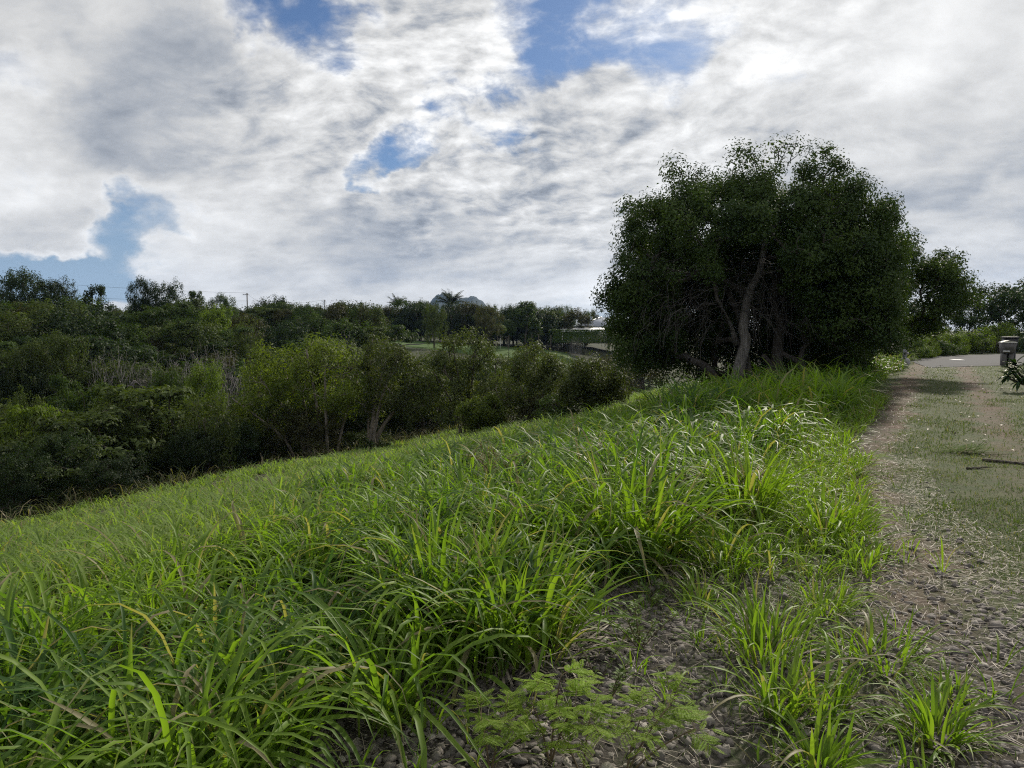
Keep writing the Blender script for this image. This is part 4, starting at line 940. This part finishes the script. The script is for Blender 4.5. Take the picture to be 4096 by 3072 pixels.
# ------------------------------------------------------------------ single clumps, weeds, seedlings
def clump(label, px, py, hpx, nb, width, mat=m_tuss, wd=.016, lean=.75, dead=0, group=None, z=None):
    x, y = gnd(px, py); zz = float(H(x, y)); sm_ = width < .55 and py > 2400; h = hpx/F*y*(.94 if sm_ else 1.12); wd = wd*(.84 if sm_ else 1.); nb = int(nb*(.95 if sm_ else 1)); o = thing('grass_clump', label, 'grass clump', (x, y, zz), 0, group)
    m = MB(); n = nb; az = rng.uniform(0, 2*PI, n); r = np.sqrt(rng.random(n))*width*.4
    root = np.stack([r*np.cos(az), r*np.sin(az), np.full(n, -.02)], -1); L = h*rng.uniform(.55, 1.15, n)
    blades(m, root, L, wd*rng.uniform(.6, 1.3, n), az+rng.normal(size=n)*.5, rng.random(n)**(.8 if sm_ else 1.1)*(lean*1.2 if sm_ else lean), rng.uniform(.2, 1.5, n)+rng.uniform(0, 1.3, n)*(rng.random(n) < .45), rng.uniform(.8, 3., n), 8, rng.normal(size=n)*.7, fold=True)
    k = max(2, n//14); az = rng.uniform(0, 2*PI, k)    # a few long arching blades
    blades(m, np.zeros((k, 3)), h*rng.uniform(1.2, 1.6, k), wd*1.25, az, rng.uniform(.3, .8, k), rng.uniform(1.4, 2.3, k), rng.uniform(1., 2., k), 10, rng.normal(size=k)*.5, fold=True)
    link('green_blades', m.mesh('green_blades', True), mat, o)
    d = MB(); k = max(8, n//3+dead); az = rng.uniform(0, 2*PI, k); r = np.sqrt(rng.random(k))*width*.45
    blades(d, np.stack([r*np.cos(az), r*np.sin(az), np.full(k, -.01)], -1), h*rng.uniform(.25, .6, k), wd*.55, az, rng.uniform(.5, 1.4, k), rng.uniform(.2, 1.6, k), 1.5, 5, rng.normal(size=k))
    link('dry_blades', d.mesh('dry_blades'), m_straw, o)
CL = [('huge bright guinea grass clump fanning over the gravel in the middle of the photo', 2560, 2240, 430, 230, .75, .024, .6, 0),
      ('tall guinea grass clump with dead brown blades at its foot, left of the gravel', 2060, 2600, 480, 210, .7, .023, .6, 80),
      ('leafy guinea grass clump directly behind the one with dead brown blades', 1780, 2500, 480, 180, .6, .024, .6, 0),
      ('bright grass clump where the slope grass meets the track edge', 2980, 2080, 330, 170, .6, .022, .7, 0),
      ('low spreading grass clump at the grass edge right of the huge clump', 2900, 2270, 230, 110, .5, .015, .9, 0),
      ('loose grass clump spilling toward the straw beside the track', 3300, 2150, 220, 130, .6, .016, 1.0, 0),
      ('spiky yellow-green tussock upper left on the gravel, with tall upright blades', 3060, 2640, 420, 95, .3, .015, .65, 6),
      ('wide loose tussock on the right part of the gravel, nearest the straw', 3480, 2640, 260, 100, .5, .014, 1.05, 10),
      ('small tussock upper middle on the gravel with seed-head stalks', 3310, 2450, 230, 70, .3, .012, .8, 16),
      ('upright tussock pair member in the centre of the gravel, left one', 3110, 2860, 400, 60, .22, .016, .6, 8),
      ('upright tussock pair member in the centre of the gravel, right one', 3290, 2850, 330, 60, .22, .014, .7, 10),
      ('starry spreading tussock in the lower right corner, one broad blade bent to the stones', 3740, 2960, 330, 130, .22, .014, 1.05, 22),
      ('bright tussock cut by the bottom edge of the photo', 3270, 3080, 330, 70, .2, .015, .75, 8),
      ('faded tussock behind the starry lower right one', 3800, 2800, 190, 70, .25, .010, .9, 20),
      ('arching green tussock above the leafy weeds on the gravel', 2800, 2430, 210, 50, .22, .014, .95, 4),
      ('thin few-bladed tussock in the middle of the bare gravel', 2680, 2790, 200, 16, .12, .010, .7, 4),
      ('tiny dark tuft alone on the stony ground', 2885, 2760, 120, 40, .12, .006, .6, 6),
      ('small tussock between the leafy weeds and the upright pair', 2800, 2570, 150, 18, .12, .010, .8, 2)]
for lab, px, py, hp, nb, wdh, wd, ln, dd in CL: clump(lab, px, py, hp, nb, wdh, m_tuss, wd, ln, dd)
# cut grass lying on the track
for k, (px, py, lab) in enumerate(((3860, 1815, 'flattened bunch of cut green grass lying on the middle of the track'), (3390, 1905, 'cut grass swath lying at the edge of the track beside the slope grass'))):
    x, y = gnd(px, py); o = thing('cut_grass', lab, 'cut grass', (x, y, .01)); m = MB(); n = 90; az = (.1 if k == 0 else -.15)+rng.normal(size=n)*.45
    blades(m, np.stack([rng.normal(size=n)*.16-.1, rng.normal(size=n)*.09, rng.uniform(.005, .05, n)], -1), rng.uniform(.2, .5, n), .013, az, rng.uniform(1.3, 1.6, n), rng.uniform(-.1, .3, n), 1., 5, rng.normal(size=n)*.5)
    link('blades', m.mesh('blades', True), m_cut, o)
# sticks
for (xa, ya, xb, yb, r, lab) in ((3930, 1846, 4150, 1868, .022, 'long dark stick lying across the right side of the track'), (3868, 1880, 3945, 1876, .014, 'short stick lying on the track left of the long dark one')):
    a = np.array([*gnd(xa, ya), .02]); b = np.array([*gnd(xb, yb), .025]); u = np.linspace(0, 1, 9)[:, None]; P = (b-a)*u; P[1:-1] += rng.normal(size=(7, 3))*[.012, .012, .004]
    m = MB(); tube(m, P, np.linspace(r, r*.5, 9), 7); tube(m, [P[5], P[5]+[.1, -.06, .02]], [r*.45, r*.25], 5); tag(link('stick', m.mesh('stick', True), m_bark2, None, a), lab, 'stick')
# feathery seedlings
def seedling(label, px, py, stems, hgt_):
    x, y = gnd(px, py); o = thing('feathery_seedling', label, 'seedling', (x, y, float(H(x, y)))); w = MB(); c = MB()
    for (dx, dy, h) in stems:
        P = bez((0, 0, -.02), (dx*.2, dy*.2, h*.4), (dx*.6, dy*.6, h*.75), (dx, dy, h), 12); tube(w, P, np.linspace(.0045, .0018, 12), 5)
        for q in range(6, 12):
            for _ in range(2 if q > 10 else 1):
                az = q*2.4+rng.normal()*.4; L = rng.uniform(.10, .16)*(1 if q < 10 else .8); n = 7; u = np.linspace(0, 1, n); ang = 1.0+.6*u+rng.normal()*.2
                d = np.stack([np.cumsum(np.sin(ang))*math.cos(az), np.cumsum(np.sin(ang))*math.sin(az), np.cumsum(np.cos(ang))], -1)*L/n; R = P[q]+d; tube(w, np.concatenate([P[q:q+1], R]), .0011, 3, cap=False)
                for k in range(2, n, 1 if q > 9 else 2):
                    for sg in (-1, 1):
                        a2 = az+sg*rng.uniform(.75, 1.05); pl = rng.uniform(.055, .08)*(1-.35*abs(k/n-.6)); nl = 13; v = np.linspace(.06, 1, nl)
                        dirv = np.array([math.cos(a2), math.sin(a2), -.12+.2*rng.normal()]); side = np.array([-math.sin(a2), math.cos(a2), 0.])
                        C = R[k]+v[:, None]*dirv*pl; lw = .0095*np.sin(np.clip(v*.9+.1, 0, 1)*PI)**.5+.002
                        for s2 in (-1, 1): leaves(c, C+side*s2*lw[:, None]*.5, np.tile([0, 0, 1.], (nl, 1))+rng.normal(size=(nl, 3))*.15, lw*1.15, .0052, 0, np.tile(side*s2+dirv*.35, (nl, 1))*3, np.full(nl, rng.random()))
        for _ in range(2):
            a = P[int(rng.integers(6, 11))]+rng.normal(size=3)*[.02, .02, .01]; v = nrm(rng.normal(size=(60, 3))); b = MB(); leaves(b, a+v*.006, v, .006, .003); link('flower_head', b.mesh('flower_head'), m_weed, o)
    link('stem', w.mesh('stem', True), m_stem, o); link('leaflets', c.mesh('leaflets'), m_fern, o)
seedling('feathery-leaved seedling with the tallest dark stem at the bottom of the photo', 2200, 3060, [(.04, .02, .33), (-.07, .05, .22), (.10, .08, .19)], .35)
seedling('feathery-leaved seedling leaning right over the stones at the bottom of the photo', 2500, 3110, [(.18, .08, .23), (.25, .02, .17), (.08, .10, .19)], .3)
seedling('feathery-leaved seedling half hidden by broad grass blades at the bottom left of the gravel', 1960, 3110, [(-.03, .0, .22), (.05, .05, .18)], .3)
seedling('small low feathery-leaved seedling between the two larger ones', 2330, 3120, [(.03, .05, .2), (-.1, .1, .16)], .3)
# leafy weeds
def weed(label, px, py, hpx, n):
    x, y = gnd(px, py); h = hpx/F*y; o = thing('leafy_weed', label, 'weed', (x, y, float(H(x, y)))); w = MB(); c = MB()
    for k in range(n):
        d = rng.normal(size=2)*h*.42*(n > 1); hh = h*rng.uniform(.65, 1.05); P = bez((0, 0, -.01), (d[0]*.3, d[1]*.3, hh*.4), (d[0]*.7, d[1]*.7, hh*.8), (d[0], d[1], hh), 9); tube(w, P, np.linspace(.0026, .0012, 9), 4)
        for q in range(2, 9):
            m_ = 3 if q < 7 else 5; az = rng.uniform(0, 2*PI, m_); dr = np.stack([np.cos(az), np.sin(az), rng.uniform(-.1, .7, m_)], -1); Ll = rng.uniform(.022, .038, m_)
            leaves(c, P[q]+dr*Ll[:, None]*.6, np.stack([-np.cos(az)*.5, -np.sin(az)*.5, np.ones(m_)], -1), Ll, Ll*.48, 0, dr*3)
    link('stem', w.mesh('stem', True), m_stem, o); link('leaves', c.mesh('leaves'), m_weed, o)
weed('bushiest small-leaved weed on the gravel, below the huge grass clump', 2560, 2600, 190, 9)
weed('single upright leafy weed left of the bushiest weed', 2395, 2740, 170, 2)
weed('pale-leaved low weed right behind the feathery seedlings', 2440, 2800, 130, 3)
weed('leafy weed in the shade at the foot of the huge grass clump', 2470, 2360, 110, 3)
weed('tiny leafy weed beside the arching green tussock', 2620, 2430, 100, 4)
# yellowing pod shrubs standing in the slope grass
def podshrub(label, px, py, Y, h):
    p = at(px, py, Y); b = float(H(p[0], Y)); o = thing('pod_shrub', label, 'shrub', (p[0], Y, b)); w = MB(); c = MB()
    hh = p[2]-b
    for k in range(9):
        d = rng.normal(size=2)*.28; tz = hh*rng.uniform(.65, 1.); P = bez((0, 0, -.05), (d[0]*.3, d[1]*.3, tz*.4), (d[0]*.8, d[1]*.8, tz*.8), (d[0], d[1], tz), 10); tube(w, P, np.linspace(.008, .003, 10), 5)
        for q in range(3, 10):
            n = 9; az = rng.uniform(0, 2*PI, n); blades(c, np.repeat(P[q:q+1], n, 0), rng.uniform(.14, .26, n), rng.uniform(.009, .016, n), az, rng.uniform(.7, 1.6, n), rng.uniform(.6, 1.6, n), 1.1, 5, rng.normal(size=n)*.6)
    link('stem', w.mesh('stem', True), m_stem, o); link('leaves', c.mesh('leaves', True), m_yel, o)
podshrub('yellowing shrub with drooping narrow leaves in the slope grass, left one', 2050, 1800, 7.6, .9)
podshrub('yellowing shrub with hanging narrow pods near the track edge, right one', 2880, 1860, 6.6, .9)

# ------------------------------------------------------------------ sky, sun, haze
SUN_AZ, SUN_EL = math.radians(30), math.radians(29.5)     # azimuth to the right of the view
sd = np.array([math.sin(SUN_AZ)*math.cos(SUN_EL), math.cos(SUN_AZ)*math.cos(SUN_EL), math.sin(SUN_EL)])
wd = bpy.data.worlds.new('World'); sc.world = wd; wd.use_nodes = True
class WT(NT):
    def __init__(s, nt): s.nt = nt
W = WT(wd.node_tree); W.nt.nodes.clear()
wo = W.nt.nodes.new('ShaderNodeOutputWorld'); bg = W.nt.nodes.new('ShaderNodeBackground'); W.nt.links.new(bg.outputs[0], wo.inputs[0])
sky = W.nt.nodes.new('ShaderNodeTexSky'); sky.sky_type = 'NISHITA'; sky.sun_disc = False; sky.sun_elevation = SUN_EL; sky.sun_rotation = SUN_AZ; sky.air_density = 1.0; sky.dust_density = .6; sky.ozone_density = 2.0
D = W.n('TexCoord').outputs['Generated']; sx = W.n('SeparateXYZ', Vector=D); dz = W.math('MAXIMUM', sx.outputs[2], 0.0); iz = W.math('DIVIDE', 1., W.math('ADD', dz, .38))
PX = W.math('MULTIPLY', sx.outputs[0], iz); PY = W.math('MULTIPLY', sx.outputs[1], iz)
P0 = W.n('CombineXYZ', X=PX, Y=PY, Z=0.).outputs[0]
def cen(v, k): return W.math('MULTIPLY', W.math('SUBTRACT', v, .5), k)
def ncol(vec, sc_, det, rough=.6): return W.vmath('SUBTRACT', W.n('TexNoise', Vector=vec, Scale=sc_, Detail=det, Roughness=rough).outputs['Color'], (.5, .5, .5))
P1 = W.vmath('ADD', P0, W.vmath('SCALE', ncol(P0, 2.2, 3.), scale=.16))
SUNP = (.73*.10, .68*.10, 0)
def mapped(v): return W.n('Mapping', Vector=v, Rotation=(0, 0, .45), Scale=(1.4, 1.75, 1), Location=(3.1, 1.7, 0)).outputs[0]
Pm = mapped(P1); Pl = mapped(W.vmath('ADD', P1, SUNP)); Pl2 = mapped(W.vmath('ADD', P1, (.022, .02, 0)))
n1 = W.noise(Pm, .85, 10, .57); n1b = W.noise(Pl, .85, 7, .57)
n2 = W.noise(Pm, 6.0, 7, .60); n2b = W.noise(Pl2, 6.0, 5, .60); n3 = W.noise(P0, 1.0, 3, .5)
Dw = W.vmath('NORMALIZE', W.vmath('MULTIPLY', (1., 1., 1.7), W.vmath('ADD', D, W.vmath('ADD', W.vmath('SCALE', ncol(D, 4.5, 6., .56), scale=.30), W.vmath('SCALE', ncol(P0, 9., 4., .6), scale=.05)))))
def blob(px, py, rdeg, amp):
    d = ray(px, py)*[1, 1, 1.7]; d = d/np.linalg.norm(d)
    v = W.vmath('DOT_PRODUCT', Dw, tuple(d)); return W.smooth(v, math.cos(math.radians(rdeg)), 1., 0., amp)
def total(L):
    t = None
    for b_ in L: t = blob(*b_) if t is None else W.math('ADD', t, blob(*b_))
    return t
# where the blue shows through, and where the cover is rippled, thick or thin
BL = [(1160, 190, 6, -.40), (1290, 130, 5.5, -.32), (1060, 40, 4, -.2), (2200, -20, 5.5, -.34), (2460, 0, 5.5, -.28), (2680, 120, 4.5, -.22), (1250, 700, 4.2, -.46), (1460, 690, 4.0, -.46), (1640, 640, 4, -.36), (1080, 740, 3, -.24), (560, 920, 4.4, -.26), (720, 870, 4, -.30), (420, 960, 4, -.30), (900, 790, 3.6, -.34),
      (0, 1120, 5.5, -.85), (240, 1150, 5, -.60), (430, 1150, 4, -.4), (10, 390, 4.5, -.42), (60, 740, 3.5, -.15), (2400, 440, 11, -.20), (2800, 440, 9, -.20), (1700, 500, 11, -.22), (2000, 300, 9, -.06), (2020, 330, 5, .24), (600, 300, 20, .34), (650, 620, 12, .22), (3400, 350, 24, .50), (2500, 700, 14, .34), (1500, 960, 18, .34), (3900, 900, 20, .4), (1750, 130, 7, .36), (1000, 480, 12, .22), (100, 940, 6, .5)]
ripple = W.math('ADD', .19, total([(2200, 330, 24, .95), (1500, 560, 15, .40)]))
dens = W.math('ADD', W.math('ADD', .60, cen(n1, 1.35)), W.math('MULTIPLY', cen(n2, 1.), ripple))
dens = W.math('ADD', dens, total(BL))
cov = W.smooth(dens, .17, .72)
rel = W.math('ADD', W.math('MULTIPLY', W.math('SUBTRACT', n1, n1b), 1.9), W.math('MULTIPLY', W.math('MULTIPLY', W.math('SUBTRACT', n2, n2b), 1.45), ripple))
thick = W.smooth(dens, .62, 1.15)
sunv = W.vmath('DOT_PRODUCT', W.vmath('NORMALIZE', D), tuple(sd)); glow = W.math('POWER', W.math('MAXIMUM', sunv, 0.), 6.)
lum = W.math('ADD', .785, W.math('MULTIPLY', rel, .95))
lum = W.math('SUBTRACT', lum, W.math('MULTIPLY', thick, .14))
lum = W.math('ADD', lum, W.math('MULTIPLY', W.smooth(W.math('ABSOLUTE', W.math('SUBTRACT', dens, .60)), .16, 0.), .07))
lum = W.math('SUBTRACT', lum, W.math('MULTIPLY', W.smooth(n3, .45, .68), .14))
lum = W.math('ADD', lum, total([(1400, 900, 9, -.12), (1900, 960, 7, -.10), (2050, 450, 6, -.08), (3750, 620, 18, -.05), (3950, 560, 9, -.1), (2050, 880, 5, .14), (3800, 930, 5, .14), (2700, 620, 8, .12), (4000, 250, 13, .16), (3200, 250, 13, .07), (450, 450, 9, -.08)]))
lum = W.math('ADD', lum, W.math('MULTIPLY', glow, .07))
lum = W.math('MAXIMUM', lum, .30)
CLOUD_K = 10.0
ccol = W.mix(W.smooth(lum, .3, .72), (.84, .92, 1.05), (1., 1., .99))
ccol = W.vmath('SCALE', ccol, scale=W.math('MULTIPLY', lum, CLOUD_K))
skyc = W.mix(1., sky.outputs[0], (.42, .54, .71), 'MULTIPLY')
skyc = W.mix(W.smooth(sx.outputs[2], .26, .02, 0., .75), skyc, (3.3, 4.6, 6.2))
W.nt.links.new(W.mix(cov, skyc, ccol), bg.inputs[0]); bg.inputs[1].default_value = .1
sl = bpy.data.lights.new('sun', 'SUN'); sl.energy = 5.0; sl.angle = math.radians(2.5); sl.color = (1., .93, .80)
so = bpy.data.objects.new('sun', sl); COL.objects.link(so); so.rotation_euler = Vector(tuple(sd)).to_track_quat('Z', 'Y').to_euler()

HAZE = 0.75e-4
if HAZE:
    m = MB(); box(m, (0, 0, 120), (3700, 3700, 150)); hz = link('haze', m.mesh('haze')); hm = bpy.data.materials.new('haze_air'); hm.use_nodes = True; nt = hm.node_tree; nt.nodes.clear()
    ou = nt.nodes.new('ShaderNodeOutputMaterial'); v = nt.nodes.new('ShaderNodeVolumePrincipled'); v.inputs['Color'].default_value = (.42, .62, 1, 1); v.inputs['Density'].default_value = HAZE; v.inputs['Anisotropy'].default_value = .2
    nt.links.new(v.outputs[0], ou.inputs['Volume']); hz.data.materials.append(hm); tag(hz, 'thin air haze over the whole scene', 'haze', kind='stuff')

# ------------------------------------------------------------------ render settings
sc.render.engine = 'CYCLES'; cy = sc.cycles
cy.max_bounces = 6; cy.diffuse_bounces = 3; cy.glossy_bounces = 2; cy.transmission_bounces = 4; cy.volume_bounces = 0; cy.transparent_max_bounces = 4
cy.use_denoising = False; cy.denoiser = 'OPENIMAGEDENOISE'; cy.use_adaptive_sampling = True; cy.adaptive_threshold = .006; cy.caustics_reflective = False; cy.caustics_refractive = False; cy.sample_clamp_indirect = 2; cy.sample_clamp_direct = 6; cy.filter_width = 1.15
sc.view_settings.view_transform = 'Standard'; sc.view_settings.look = 'None'; sc.view_settings.exposure = 0; sc.view_settings.gamma = 1
